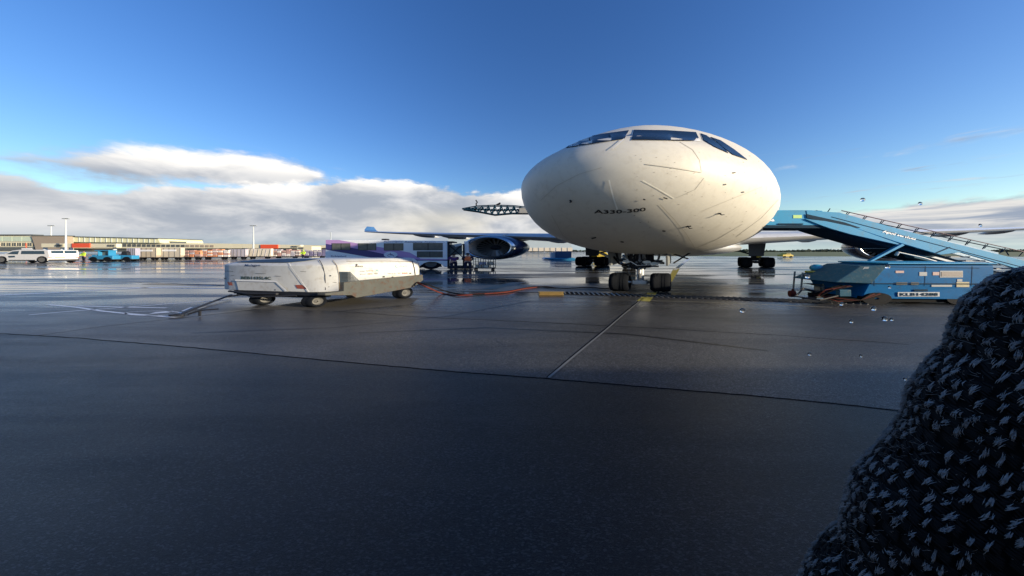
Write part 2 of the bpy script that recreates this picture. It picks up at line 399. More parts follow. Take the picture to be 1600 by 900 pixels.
def text_decal(bvh, s, x0, x1, fy, hgt, off=.01, **kw):
    """fy(u) = baseline row for u in 0..1"""
    vs, fs = text_tris(s, **kw); mb = MB(); ok = {}
    for i, (u, v) in enumerate(vs):
        h = hit(bvh, x0+(x1-x0)*u, fy(u)-hgt*v, off)
        if h is not None: ok[i] = len(mb.v); mb.v.append(tuple(h))
    mb.f = [tuple(ok[i] for i in f) for f in fs if all(i in ok for i in f)]
    return mb

# ------------------------------------------------------------------ THE GROUND
def sheet(px_poly, z=0.0): return MB().add([G(x, y, z) for x, y in px_poly], [tuple(range(len(px_poly)))])
g = MB(); xs = [-3000, -300, -60, -20, 0, 20, 60, 300, 3000]; ys = [-60, 0, 8, 20, 60, 200, 3500]
g.add([(x, y, 0) for y in ys for x in xs], [(j*9+i, j*9+i+1, (j+1)*9+i+1, (j+1)*9+i) for j in range(6) for i in range(8)])
struct('ground', g, M_ground, 'wet dark tarmac of the airport apron')
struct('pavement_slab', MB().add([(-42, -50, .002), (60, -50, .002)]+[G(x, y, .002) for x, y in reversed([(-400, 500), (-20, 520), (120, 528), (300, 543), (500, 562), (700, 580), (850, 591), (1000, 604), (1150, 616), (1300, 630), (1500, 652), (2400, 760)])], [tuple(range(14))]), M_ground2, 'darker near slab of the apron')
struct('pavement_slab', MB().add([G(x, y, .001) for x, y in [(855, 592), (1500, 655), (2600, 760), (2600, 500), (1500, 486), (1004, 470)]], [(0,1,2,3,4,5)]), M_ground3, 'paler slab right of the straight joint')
def gstrip(pts, wm, z=.004):
    """ground line through picture points, wm metres wide"""
    q = [G(x, y, z) for x, y in pts]; mb = MB(); L = []
    for i, p in enumerate(q):
        d = q[min(i+1, len(q)-1)]-q[max(0, i-1)]
        n = Vector((-d.y, d.x, 0)).normalized()*wm/2; L.append((p+n, p-n))
    o = [a for l in L for a in l]
    return mb.add(o, [(2*i, 2*i+1, 2*i+3, 2*i+2) for i in range(len(L)-1)])
def jit(pts, a=.5, k=14):
    P = []
    for (x0, y0), (x1, y1) in zip(pts, pts[1:]): P += [(x0+(x1-x0)*i/k, y0+(y1-y0)*i/k+random.uniform(-a, a)) for i in range(k)]
    return P+[pts[-1]]
for pts, wd, mt in [
    ([(-20, 520), (120, 528), (300, 543), (500, 562), (700, 580), (850, 591), (1000, 604), (1150, 616), (1300, 630), (1500, 652)], .035, M_joint),
    ([(520, 486), (650, 495), (850, 504), (1050, 514), (1250, 526), (1420, 538)], .025, M_joint),
    ([(60, 524), (160, 510), (280, 497), (400, 484)], .03, M_joint),
    ([(40, 436), (200, 441), (350, 445)], .06, M_joint),
    ([(655, 453), (720, 455), (780, 456), (845, 457)], .16, M_joint)]:
    struct('pavement_joint', gstrip(jit(pts, .35), wd), mt)
struct('pavement_joint', gstrip([(855, 590), (900, 552), (945, 515), (975, 489), (1004, 465)], .05), M_joint)
struct('pavement_joint', gstrip([(857, 590), (902, 552), (947, 515), (977, 489), (1005, 466)], .05, .008), M_jlite)
M_tm = mat('tyre_rubber_mark', (.011,.012,.014), .42, spec=.35, var=.5, scale=6)
for pts, wd in [([(560, 520), (760, 512), (980, 522), (1200, 548)], .09), ([(300, 520), (520, 512), (700, 494), (830, 470)], .08)]:
    struct('tyre_mark', gstrip(pts, wd, .003), M_tm)
# painted markings, each stripe an object
def mark(pts, wd, m, label): o = struct('painted_marking', gstrip(pts, wd, .006), m, label); return o
mark([(-20, 462), (70, 458), (160, 453), (240, 449), (345, 446)], .34, M_wht, 'long worn white line on the left apron')
mark([(-20, 444), (60, 446), (150, 448), (240, 450), (350, 451)], .16, M_wht, 'thin white line left of the white ground unit')
mark([(45, 492), (100, 487), (170, 482), (260, 475), (360, 468)], .12, M_wht, 'white line running to the ground unit')
mark([(75, 476), (120, 480), (160, 486), (200, 490), (275, 496)], .10, M_wht, 'white line to the tip of the tow bar')
mark([(272, 497), (330, 490), (400, 482), (470, 474)], .045, M_wht2, 'pale line under the white ground unit')
mark([(120, 478), (200, 480), (260, 481)], .10, M_wht, 'short white bar left of the tow bar')
ov = [(240+44*math.cos(t), 489.5-3.6*math.sin(t)) for t in [2*math.pi*i/20 for i in range(21)]]
mark(ov, .05, M_wht, 'white oval outline beside the tow bar')
mark([(238, 489), (268, 487)], .30, M_wht, 'white block inside the painted oval')
mark([(285, 486), (300, 480)], .09, M_wht, 'white letter stroke beyond the oval')
mark([(302, 484), (322, 479)], .09, M_wht, 'second white letter stroke beyond the oval')
mark([(1008, 469.5), (1100, 472), (1200, 476), (1300, 480)], .06, M_wht2, 'thin cream line in front of the drain grate')
mark([(1035, 452), (1120, 453), (1250, 455.5)], .05, M_wht2, 'thin cream line behind the drain grate')
mark([(1042, 439), (1120, 440), (1230, 442)], .07, M_wht2, 'cream line right of the nose wheels')
mark([(1046, 426), (1150, 427.5), (1240, 428)], .08, M_wht, 'pale line near the main gear')
mark([(905, 428), (820, 430), (700, 428)], .07, M_wht, 'pale line left of the nose wheels')
struct('centre_line_marking', MB().add([G(995, 470, .008), G(1015, 471, .008), G(1027, 457, .008), G(1012, 457, .008)], [(0, 1, 2, 3)]), M_ylw, 'yellow centre line in front of the nose wheels')
for a, b, c, d in [(1000, 466.5, 1019, 465), (1004, 462.5, 1021, 461), (1008, 459.2, 1024, 458)]:
    struct('marking_zigzag', gstrip([(a, b), ((a+c)/2, b-1.2), (c, b)], .05, .012), M_joint)
struct('centre_line_marking', MB().add([G(1040, 443, .008), G(1048, 443, .008), G(1062, 420, .008), G(1052, 420, .008)], [(0, 1, 2, 3)]), M_ylw, 'yellow centre line right of the nose wheels')
struct('centre_line_marking', MB().add([G(1051, 422, .010), G(1057, 422, .010), G(1079, 404, .010), G(1074, 404, .010)], [(0, 1, 2, 3)]), M_wht, 'white line beyond the nose gear')
# dull dry patch under and in front of the ground unit
struct('worn_patch', sheet([(395, 483), (520, 486), (640, 476), (655, 466), (600, 462), (480, 470)], .003), mat('dry_tarmac', (.075,.070,.058), .6, var=.3, scale=3))

# the airliner the photograph was taken from: its unseen fuselage, added and sized to shade the foreground
cf = MB(); ring_ = [2*math.pi*k/48 for k in range(48)]
cf.loft([[(x, -1.34+1.03*math.cos(t), 2.16+1.03*math.sin(t)) for t in ring_] for x in (-26, -8, 0, 8, 40, 62)])
struct('unseen_fuselage', cf, mat('cabin_outer_white', (.7,.7,.7), .35, var=.03))
# drain with a real grating
gA, gB = G(879, 458), G(1345, 474)
ddir = (gB-gA).normalized(); nrm = Vector((-ddir.y, ddir.x, 0)); Lg = (gB-gA).length
drain = thing('drain_grate', 'long narrow black slotted drain crossing the apron under the nose wheels', 'drain', gA)
MB().add([nrm*.40+Vector((0,0,.005)), -nrm*.40+Vector((0,0,.005)), gB-gA-nrm*.40+Vector((0,0,.005)), gB-gA+nrm*.40+Vector((0,0,.005))], [(0,1,2,3)]).build('channel', M_joint, drain, off=Vector((0,0,0)))
for sd in (-1, 1):
    MB().tube([gA+nrm*.42*sd, gB+nrm*.42*sd], .025, 4).build('edge_rail', M_dark, drain)
nb = 52
bar = MB().tube([-nrm*.38+ddir*.05+Vector((0,0,.02)), nrm*.38-ddir*.05+Vector((0,0,.02))], .04, 4).mesh('grate_bar', mat('grate_iron', (.14,.145,.15), .4, metal=.2))
for i in range(nb):
    o = link('grate_bar', bar, drain); o.location = ddir*(Lg*(i+.5)/nb)
# second grate far left
gC, gD = G(230, 443.5), G(352, 446)
gr = MB(); dd = (gD-gC)/46
for i in range(46):
    a = gC+dd*i; gr.box(a.x, a.x+dd.x*.45, a.y-.25, a.y+.25, 0, .02)
tag(gr.build('drain_grate', mat('grate_iron', (.1,.1,.11))), 'short slotted drain left of the white ground unit', 'drain')
cb = thing('cable_ramp', 'flat ochre cover block lying on the drain left of the nose wheels', 'cover', G(861, 461))
c0 = ROOTLOC[cb.name]
MB().prism([(-.62, 0), (.62, 0), (.58, .15), (-.58, .15)], -.12, .12, 'y').build('block', mat('ochre_paint', (.23,.15,.045), .5, var=.3, scale=8), cb, fr=Fr(c0), bev=.01)
MB().box(-.64, .64, -.135, .135, .155, .17).build('lid', mat('ochre_lid', (.32,.22,.06), .5, var=.3, scale=8), cb, fr=Fr(c0))

# ------------------------------------------------------------------ THE AIRLINER
PSI = 15.5; c_, s_ = math.cos(R(PSI)), math.sin(R(PSI))
NX, NY = 1.44, 8.57
AF = Fr((S*NX, NY, 0), (S*c_, -s_, 0), (S*s_, c_, 0), (0, 0, 1))    # x to its left wing (picture right), y aft, z up
plane = thing('airliner', 'white wide-body twin-engine airliner parked nose-on, seen from just below its nose', 'airliner', AF.o)
def interp(pts, x):
    if x <= pts[0][0]: return pts[0][1]
    for (a, b), (c, d) in zip(pts, pts[1:]):
        if x <= c: t = (x-a)/(c-a); return b+(d-b)*t
    return pts[-1][1]
def smooth_prof(pts):
    # Catmull-Rom through the control points
    def f(x):
        n = len(pts)
        if x <= pts[0][0]: return pts[0][1]
        if x >= pts[-1][0]: return pts[-1][1]
        for i in range(n-1):
            if pts[i][0] <= x <= pts[i+1][0]: break
        x0, y0 = pts[i]; x1, y1 = pts[i+1]; h = x1-x0
        m0 = (y1-pts[i-1][1])/(x1-pts[i-1][0]) if i > 0 else (y1-y0)/h*1.3
        m1 = (pts[i+2][1]-y0)/(pts[i+2][0]-x0) if i+2 < n else 0
        t = (x-x0)/h
        return (2*t**3-3*t*t+1)*y0+(t**3-2*t*t+t)*h*m0+(-2*t**3+3*t*t)*y1+(t**3-t*t)*h*m1
    return f
# parameter q = sqrt(a) keeps the blunt tip smooth
fw = smooth_prof([(0, 0), (.3, .46), (.6, .90), (1, 1.38), (1.41, 1.83), (1.73, 2.15), (2, 2.37), (2.236, 2.54), (2.45, 2.67), (2.83, 2.79), (3.2, 2.82), (6.4, 2.82), (6.7, 2.6), (7.1, 1.9), (7.45, 1.1), (7.75, .25)])
ft = smooth_prof([(0, 5.0), (.3, 5.42), (.6, 5.80), (1, 6.18), (1.41, 6.55), (1.6, 6.83), (1.79, 7.28), (2.08, 8.02), (2.3, 8.30), (2.6, 8.48), (3.2, 8.6), (6.9, 8.6), (7.75, 7.9)])
fb = smooth_prof([(0, 5.0), (.3, 4.50), (.6, 3.98), (1, 3.40), (1.41, 2.86), (1.73, 2.50), (2, 2.26), (2.3, 2.08), (2.65, 2.0), (6.3, 2.0), (6.7, 3.0), (7.3, 5.3), (7.75, 7.2)])
def section(a, n=56):
    q = math.sqrt(a); ww, zt, zb = fw(q), ft(q), fb(q); zc = 5.0-.14*min(1, a/5.0)
    if a > 42: zc = (zt+zb)/2
    e = 1-.12*min(1, a/2); e2 = 1+.10*min(1, a/3)
    out = []
    for k in range(n):
        t = 2*math.pi*k/n; cx, sx_ = math.cos(t), math.sin(t)
        if sx_ >= 0: out.append((ww*math.copysign(abs(cx)**e2, cx), a, zc+(zt-zc)*abs(sx_)**e2))
        else: out.append((ww*math.copysign(abs(cx)**e, cx), a, zc-(zc-zb)*abs(sx_)**e))
    return out
qs = [.02, .06, .12, .2, .3]+[.4+.06*i for i in range(48)]+[3.4, 3.8, 4.4, 5.2, 6.0, 6.3, 6.6, 6.9, 7.2, 7.45, 7.7]
fus = MB().loft([section(q*q) for q in qs]).build('fuselage', M_white, plane, fr=AF, smooth=60)
FB = bvh_of([fus])
# cockpit glazing
frame_mat = mat('window_frame_white', (.70,.70,.66), .35, var=.05)
GL = [[(884.5,231.5),(902.5,217.5),(940,210),(982,204.3),(975,218),(936,223.2),(905,227.8)],
      [(991,203.6),(1040,204.3),(1086.5,207.2),(1093,220.4),(1040,219.6),(986.8,218.9)],
      [(1095,209.3),(1103,212),(1120,224),(1137,239.5),(1116,230),(1099,219.5)],
      [(1110.5,214.8),(1125.5,220),(1147,234.5),(1166.5,249.8),(1144,242),(1128,230)]]
def grow(poly, k):
    cx = sum(p[0] for p in poly)/len(poly); cy = sum(p[1] for p in poly)/len(poly)
    return [(x+(k if x > cx else -k), y+(k*.55 if y > cy else -k*.55)) for x, y in poly]
for p in GL:
    o = decal(FB, grow(p, 1.6), .012, 5).build('window_frame', frame_mat, plane, smooth=40)
    decal(FB, grow(p, .7), .018, 5).build('window_seal', M_dark, plane, smooth=40)
    ch = decal(FB, p, .026, 5).build('cockpit_window', M_glass, plane, smooth=40)
# wiper
line_decal(FB, [(975, 219), (967, 226), (957, 234)], 1.6, .05).build('windscreen_wiper', frame_mat, plane)
# lightning diverter strips and seams on the radome
for p in [[(951.5, 281), (955, 296), (959, 311), (964.5, 327)], [(1004, 282), (1028, 295), (1053, 310)], [(1031, 319), (1052, 341), (1072, 365), (1086, 388)], [(1008, 256.5), (1050, 262), (1096, 269.5)]]:
    line_decal(FB, p, 2.4 if p[0][0] < 960 else 1.1, .016).build('diverter_strip', M_strip if p[0][0] < 1006 else M_seam, plane)
for p in [[(1062, 222), (1082, 234), (1093, 250), (1096, 268)], [(1100, 278), (1086, 296), (1062, 307), (1056, 309)], [(862, 336), (880, 368), (905, 386), (935, 396)], [(1086, 388), (1120, 374), (1160, 350)], [(1150, 370), (1190, 340), (1216, 312)],
          [(1096, 330), (1140, 312), (1190, 292)], [(846, 312), (870, 290), (905, 272), (940, 262)]]:
    line_decal(FB, p, .65, .008).build('panel_seam', M_seam, plane)
for x, y, a, l in [(1039, 309, 25, 7), (1075, 353, -15, 9), (1123, 333, -12, 6), (892, 313, 40, 5), (1006, 311, 20, 4), (1037, 360, 10, 5), (972, 377, 10, 5), (928, 371, -25, 8), (1160, 300, 0, 3), (1146, 270, 0, 4), (1132, 288, 10, 3)]:
    t = math.radians(a); line_decal(FB, [(x-l/2*math.cos(t), y-l/2*math.sin(t)*.6), (x+l/2*math.cos(t), y+l/2*math.sin(t)*.6)], 1.8, .03).build('sensor_probe', M_dark, plane)
for px, py in [(1075, 353), (1123, 333), (892, 313)]:
    h = hit(FB, px, py, 0); h2 = hit(FB, px, py, .12)
    if h: MB().tube([h, h2, h2+Vector((.05, -.08, 0))], [.02, .018, .01], 6).build('pitot_tube', M_dark, plane)
text_decal(FB, 'A330-300', 928, 1009, lambda u: 333+1.2*math.sin(math.pi*u)-3.6*u*u, 6.0, .012, bold=.02).build('lettering', M_black, plane)
# bird-splash dirt specks
sp = MB()
for i in range(60):
    x, y = random.uniform(990, 1200), random.uniform(235, 370); h = hit(FB, x, y, .007)
    if h: line_decal(FB, [(x, y), (x+random.uniform(.8, 2.6), y-random.uniform(0, .7))], random.uniform(.4, .8), .008, mb=sp)
sp.build('dirt_specks', mat('bug_dirt', (.26,.23,.18), .7), plane)['kind'] = 'stuff'

# wings
def airfoil(x, a_le, chord, z, th=.12, n=9):
    up, lo = [], []
    for i in range(n+1):
        u = .5*(1-math.cos(math.pi*i/n)); t = th*chord*5*(.2969*math.sqrt(u)-.126*u-.3516*u*u+.2843*u**3-.1036*u**4)
        up.append((x, a_le+u*chord, z+t*1.1)); lo.append((x, a_le+u*chord, z-t*.9))
    return up+lo[-2:0:-1]
for sd, side in ((-1, 'right'), (1, 'left')):
    st = [(1.5, 20.0, 12.0, 3.35, .13), (3.0, 21.4, 11.0, 3.5, .13), (6, 23.8, 9.2, 3.82, .12), (9.4, 26.4, 7.6, 4.2, .11), (15, 31.4, 6.0, 4.78, .10), (21, 36.7, 4.4, 5.45, .10), (25.8, 41.0, 3.0, 6.05, .09)]
    wing = MB().loft([airfoil(sd*x, a, c, z, th) for x, a, c, z, th in st]).build('wing', M_wing, plane, fr=AF, smooth=40)
    # leading edge slat
    MB().loft([[(sd*x, a-.03, z+.02), (sd*x, a+.28, z+.02+th*c*.40), (sd*x, a+.34, z+th*c*.40-.03), (sd*x, a+.34, z-th*c*.30), (sd*x, a+.26, z-th*c*.32)] for x, a, c, z, th in st[3:]]).build('slat', mat('slat_bare_metal', (.70,.72,.74), .28, metal=.4, var=.05), wing, fr=AF, smooth=40)
    wl = MB().loft([[(sd*x, a, z), (sd*x+.06, a+c*.5, z), (sd*x, a+c, z), (sd*x-.06, a+c*.5, z)] for x, a, c, z in [(25.8, 41.1, 2.9, 6.05), (26.2, 41.8, 2.2, 6.5), (26.5, 42.8, 1.3, 7.25)]])
    wl.build('winglet', mat('winglet_blue', (.05,.14,.32), .35), wing, fr=AF)
    for x, a, z, l, r in [(7.0, 26.5, 3.85, 7.5, .42), (12.4, 30.2, 4.35, 6.8, .40), (15.6, 32.6, 4.68, 6.2, .36), (19.0, 35.6, 5.08, 5.4, .32)]:
        f = MB().loft([[(sd*x+r*k*math.cos(t)*.6, a+l*u, z-.25*u+r*k*math.sin(t)) for t in [2*math.pi*i/12 for i in range(12)]] for u, k in [(0, .08), (.12, .6), (.3, .95), (.5, 1), (.75, .75), (1, .1)]])
        f.build('flap_fairing', M_wing, wing, fr=AF, smooth=60)
    # engine
    ex, ea_, ez, er = sd*9.37, 23.6, 2.62, 1.52
    prof = [(4.9, 1.02), (4.2, 1.22), (2.6, 1.47), (1.4, 1.55), (.6, 1.52), (.22, 1.44)]
    nac = MB().lathe(prof, (ex, ea_, ez), 'y', 40).build('engine_nacelle', M_navy, plane, fr=AF, smooth=50)
    MB().lathe([(.24, 1.445), (.1, 1.40), (.02, 1.34), (-.02, 1.28), (.04, 1.22), (.16, 1.17), (.3, 1.15)], (ex, ea_, ez), 'y', 40).build('inlet_lip', M_lip, nac, fr=AF, smooth=60)
    MB().lathe([(.28, 1.15), (.7, 1.16), (1.3, 1.20), (1.9, 1.2)], (ex, ea_, ez), 'y', 40).build('inlet_duct', mat('inlet_duct_grey', (.38,.36,.33), .35, var=.1), nac, fr=AF, smooth=60)
    MB().lathe([(1.88, 1.2), (1.9, .02)], (ex, ea_, ez), 'y', 30).build('fan_backplate', M_joint, nac, fr=AF)
    MB().lathe([(1.0, .01), (1.15, .12), (1.4, .26), (1.6, .33)], (ex, ea_, ez), 'y', 20).build('spinner', M_dark, nac, fr=AF, smooth=60)
    for k in range(22):
        t = 2*math.pi*k/22; q = []
        for r_, tw in [(.32, .1), (.75, .35), (1.14, .62)]:
            for e in (-.5, .5):
                tt = t+e*.26*math.cos(tw)*(.5/r_ if r_ < .5 else 1)*.9; q.append((ex+r_*math.cos(tt), ea_+1.55+e*.34*math.sin(tw+.3), ez+r_*math.sin(tt)))
        MB().add(q, [(0,1,3,2), (2,3,5,4)]).build('fan_blade', M_fan, nac, fr=AF)
    MB().lathe([(4.85, 1.0), (4.9, .75), (5.6, .6), (6.4, .45), (7.2, .08)], (ex, ea_, ez), 'y', 28).build('exhaust_cone', M_dark, nac, fr=AF, smooth=50)
    MB().prism([(ea_+1.6, ez+1.45), (ea_+3.2, ez+1.95), (ea_+5.4, ez+1.75), (ea_+8.4, ez+1.2), (ea_+6.2, ez+.9), (ea_+4.4, ez+1.0)], ex-.22, ex+.22, 'x').build('engine_pylon', M_wing, plane, fr=AF, bev=.05)
    # tailplane
    MB().loft([airfoil(sd*1.2, 52.5, 5.2, 7.6, .1), airfoil(sd*9.4, 58.0, 2.2, 8.5, .1)]).build('tailplane', M_wing, plane, fr=AF, smooth=40)
MB().loft([[(x+.0, a, z), (x+.22, a+c*.4, z), (x, a+c, z), (x-.22, a+c*.4, z)] for x, a, c, z in [(0, 47.5, 9.5, 8.3), (0, 54.5, 4.4, 16.5)]]).build('tail_fin', mat('tail_navy', (.02,.05,.15), .3), plane, fr=AF)
# belly fairing
MB().loft([[(x*math.cos(t), a, 2.55+z*math.sin(t)) for t in [2*math.pi*i/20 for i in range(20)]] for a, x, z in [(17, .4, .1), (19, 2.3, .7), (23, 3.1, .95), (30, 3.2, 1.0), (35, 2.6, .8), (38, .5, .15)]]).build('belly_fairing', M_wing, plane, fr=AF, smooth=50)

TY = {}
def wheel(parent, fr, c, r, wd, name='wheel', hub=M_rim, out=1):
    """tyre with a rim, axle along x"""
    k = 26; h = wd/2
    tp = [(-h*.72, r*.60), (-h*.98, r*.72), (-h, r*.86), (-h*.80, r*.975), (-h*.5, r), (-h*.48, r*.985), (-h*.2, r*1.0), (-h*.18, r*.985), (h*.18, r*.985), (h*.2, r), (h*.48, r*.985), (h*.5, r), (h*.80, r*.975), (h, r*.86), (h*.98, r*.72), (h*.72, r*.60)]
    t = MB().lathe(tp, c, 'x', k).build(name, M_tyre, parent, fr=fr, smooth=35)
    rp = [(-h*.74, .02), (-h*.66, r*.22), (-h*.45, r*.30), (-h*.5, r*.50), (-h*.80, r*.60), (h*.80, r*.60), (h*.5, r*.50), (h*.45, r*.30), (h*.66, r*.22), (h*.74, .02)]
    MB().lathe(rp, c, 'x', k).build('rim', hub, t, fr=fr, smooth=35); return t
# nose gear (its leg stands where the nose wheels touch the apron)
def to_af(wv):   # world point -> aircraft local
    d = wv-AF.o; X = d.x/S; return Vector((X*c_-d.y*s_, X*s_+d.y*c_, d.z))
ng = to_af(G(1000.5, 455)); gx, gy = ng.x, ng.y
for sx2 in (-.46, .46): wheel(plane, AF, (gx+sx2, gy, .5), .50, .44, 'nose_wheel')
leg = MB().tube([(gx, gy, .5), (gx, gy, 1.5)], .085, 12).tube([(gx, gy+.02, 1.35), (gx, gy-.15, 2.9)], .13, 12)
ngear = leg.build('nose_gear_leg', M_steel, plane, fr=AF, smooth=40)
MB().tube([(gx-.5, gy, .5), (gx+.5, gy, .5)], .06, 10).build('axle', M_steel, ngear, fr=AF)
MB().box(gx-.17, gx+.17, gy-.16, gy+.16, .38, .62).build('axle_housing', M_steel, ngear, fr=AF, bev=.04)
MB().tube([(gx, gy-.13, .66), (gx, gy-.34, 1.0)], .04).tube([(gx, gy-.34, 1.0), (gx, gy-.15, 1.36)], .04).build('torque_link', M_steel, ngear, fr=AF)
MB().tube([(gx, gy+.15, 1.45), (gx, gy+1.7, 2.5)], .07).build('drag_strut', M_dark, ngear, fr=AF)
MB().lathe([(1.28, .19), (1.30, .26), (1.42, .26), (1.44, .19)], (gx, gy, 0), 'z', 16, True).build('steering_collar', M_dark, ngear, fr=AF, smooth=40)
MB().tube([(gx-.42, gy-.05, 1.36), (gx+.42, gy-.05, 1.36)], .05).build('steering_actuator', M_steel, ngear, fr=AF)
for sx2, z in ((-.30, 1.62), (.16, 1.60), (.33, 1.52)):
    lp = MB().lathe([(0, .02), (.0, .085), (.06, .10), (.14, .06), (.2, .02)], (gx+sx2, gy-.33, z), 'y', 14, True).build('landing_light', mat('lamp_lens', (.85,.85,.82), .12, var=.05, coat=.5), ngear, fr=AF, smooth=40)
hs = MB()
for i in range(7):
    x0 = random.uniform(-.3, .3); x1 = random.uniform(-.25, .25)
    hs.tube([(gx+x0, gy-.2, 2.1), (gx+x0*1.2, gy-.3, 1.75), (gx+x1, gy-.26, 1.5), (gx+x1*.5, gy-.14, 1.2)], .022, 6)
hs.build('hydraulic_lines', M_dark, ngear, fr=AF)
rg = random.Random(5)
for i in range(16):
    x0 = rg.uniform(-.55, .5); z0 = rg.uniform(1.45, 2.05); l = rg.uniform(.06, .16)
    MB().box(gx+x0, gx+x0+l, gy+rg.uniform(-.35, .3), gy+.45, z0, z0+rg.uniform(.05, .14)).build('gear_fitting', [M_dark, M_dark, M_steel, M_rim][i % 4], ngear, fr=AF, bev=.01)
for i in range(6):
    x0 = -.55+.2*i; MB().tube([(gx+x0, gy-.1, 2.2), (gx+x0+rg.uniform(-.1, .1), gy-.2, 1.75), (gx+x0*.4, gy-.15, 1.45)], .028, 6).build('gear_rod', [M_dark, M_steel][i % 2], ngear, fr=AF)
MB().tube([(gx-.95, gy+.5, 2.05), (gx-.62, gy+.3, 1.72)], .06).build('door_link', mat('cream_link', (.55,.52,.42), .5), ngear, fr=AF)
MB().tube([(gx-.2, gy-.2, 1.3), (gx-.45, gy-.3, 1.5), (gx-.6, gy-.1, 1.9)], .03, 6).build('gear_hose', M_hose, ngear, fr=AF, smooth=60)
MB().box(gx-.30, gx+.30, gy-.12, gy+.2, 1.62, 1.95).build('gear_valve_block', M_dark, ngear, fr=AF, bev=.03)
for sd in (-1, 1):
    MB().prism([(gy-.6, 1.42), (gy+1.6, 1.5), (gy+1.7, 2.25), (gy-.9, 2.2)], gx+sd*.62-.02, gx+sd*.62+.02, 'x').build('nose_gear_door', mat('gear_bay_grey', (.16,.17,.17), .5), plane, fr=AF)
MB().tube([(gx+.64, gy+.6, 2.1), (gx+1.05, gy+.9, 1.75)], .035).tube([(gx+1.1, gy+.9, 2.1), (gx+.72, gy+.7, 1.5)], .03).build('door_strut', M_dark, plane, fr=AF)
MB().tube([(gx-.42, gy-.25, 1.95), (gx-.05, gy-.3, 1.42), (gx+.25, gy-.3, 1.46)], .02).build('tow_pin', M_text, ngear, fr=AF)
# main gear
for gpx, gpy in ((923, 415.5), (1183, 418.0)):
    mg = to_af(G(gpx, gpy)); mx_, my_ = mg.x, mg.y
    ml = MB().tube([(mx_, my_+.95, .9), (mx_, my_+.95, 3.7)], .26, 14).build('main_gear_leg', M_dark, plane, fr=AF, smooth=40)
    MB().box(mx_-.16, mx_+.16, my_-.2, my_+2.1, .55, .85).build('bogie_beam', M_dark, ml, fr=AF, bev=.04)
    dp = MB(); dp.prism([(mx_-.40, 1.5), (mx_+.40, 1.5), (mx_+.52, 3.3), (mx_-.42, 3.3)], my_+.55, my_+.62, 'y'); dp.build('gear_door', mat('gear_door_dark', (.06,.07,.085), .4), ml, fr=AF)
    MB().tube([(mx_, my_+.95, 1.6), (mx_-(1.7 if gpx > 1000 else -1.7), my_+.95, 2.7)], .09).build('side_brace', M_dark, ml, fr=AF)
    MB().box(mx_+.0, mx_+.26, my_+.3, my_+.5, 1.30, 1.48).build('chock_flag', M_yel, ml, fr=AF, bev=.03)
    for ax in (0, 1.95):
        MB().tube([(mx_-.7, my_+ax, .69), (mx_+.7, my_+ax, .69)], .07).build('axle', M_dark, ml, fr=AF)
        for sx2 in (-.58, .58): wheel(plane, AF, (mx_+sx2, my_+ax, .68), .68, .60, 'main_wheel')

# ------------------------------------------------------------------ WHITE GROUND UNIT on wheels
UF = NF(510, 10.5, 22.5)
gpu = thing('ground_air_unit', 'dirty white trailer-mounted ground power unit with tow bar, left of the nose', 'ground unit', UF.o)
def ring_u(z, cx, inset=0.0, back=3.05, xw=2.40):
    i = inset
    return [(-xw+i, .42+i, z), (-xw+.12+i, .10+i, z), (-xw+.35+i, .0+i, z), (cx-i*.4, .0+i, z), (cx*.55-i*.5, .10+i*.9, z), (-.06-i, .34+i*.7, z), (0-i*.3, .58+i*.5, z), (0-i*.3, back-.2-i*.2, z), (-.08-i*.3, back-i*.15, z), (-xw+.2+i, back-i*.15, z), (-xw+i, back-.3-i*.2, z)]
body = MB().loft([ring_u(.60, -.33), ring_u(.62, -.34), ring_u(1.15, -.52), ring_u(1.62, -.70), ring_u(1.68, -.72, .05), ring_u(1.84, -.78, .34), ring_u(1.87, -.80, .6)]).build('hood', M_gpu, gpu, fr=UF, smooth=28, bev=.02)
UB = bvh_of([body])
decal(UB, [(366, 410.5), (400, 406.8), (450, 405.2), (500, 405.2), (478, 408.5), (450, 411), (400, 411)], .03, 4).build('top_grille', M_gpud, gpu)
# raised lower panel on the front, its rim
decal(UB, [(370, 437.5), (434, 439.5), (452, 455.5), (374, 453)], .03, 6).build('front_panel', M_gpu, gpu)
line_decal(UB, [(370, 437.5), (434, 439.5), (452, 456.5)], 2.2, .06).build('panel_rim', mat('bright_rim_paint', (.82,.82,.80), .35, var=.03), gpu)
line_decal(UB, [(452, 411.5), (468, 433), (484, 456)], 1.0, .03).build('hood_crease', mat('bright_rim_paint', (.8,.8,.8)), gpu)
line_decal(UB, [(499, 407), (505, 416), (508.5, 430), (509, 453)], 1.1, .03).build('hood_seam', M_dark, gpu)
line_decal(UB, [(520, 407), (527, 416), (530, 430), (531, 452)], .8, .03).build('hood_seam', mat('brown_seam', (.25,.20,.14), .6), gpu)
text_decal(UB, 'Mulagyn', 382, 407, lambda u: 417.2, 4.2, .012, bold=.01, shear=.3).build('lettering', mat('navy_print', (.02,.04,.10), .5, var=0), gpu)
text_decal(UB, 'BEB1435L4C', 377, 424, lambda u: 436.3+.6*u, 4.6, .012, bold=.03).build('lettering', M_gtext, gpu)
text_decal(UB, 'Mulag', 353, 365, lambda u: 424.8, 1.8, .012).build('lettering', M_gtext, gpu)
decal(UB, [(461.5, 445), (473, 445.3), (480.5, 451.5), (465, 450.8)], .012, 5).build('hazard_sticker', M_red, gpu)
decal(UB, [(355.5, 440.3), (362, 440.5), (364.5, 446), (358, 445.8)], .012, 5).build('hazard_sticker', M_red, gpu)
decal(UB, [(530, 424.5), (547, 424.5), (561, 438), (556, 441), (531, 441)], .015, 4).build('side_window', M_gpud, gpu)
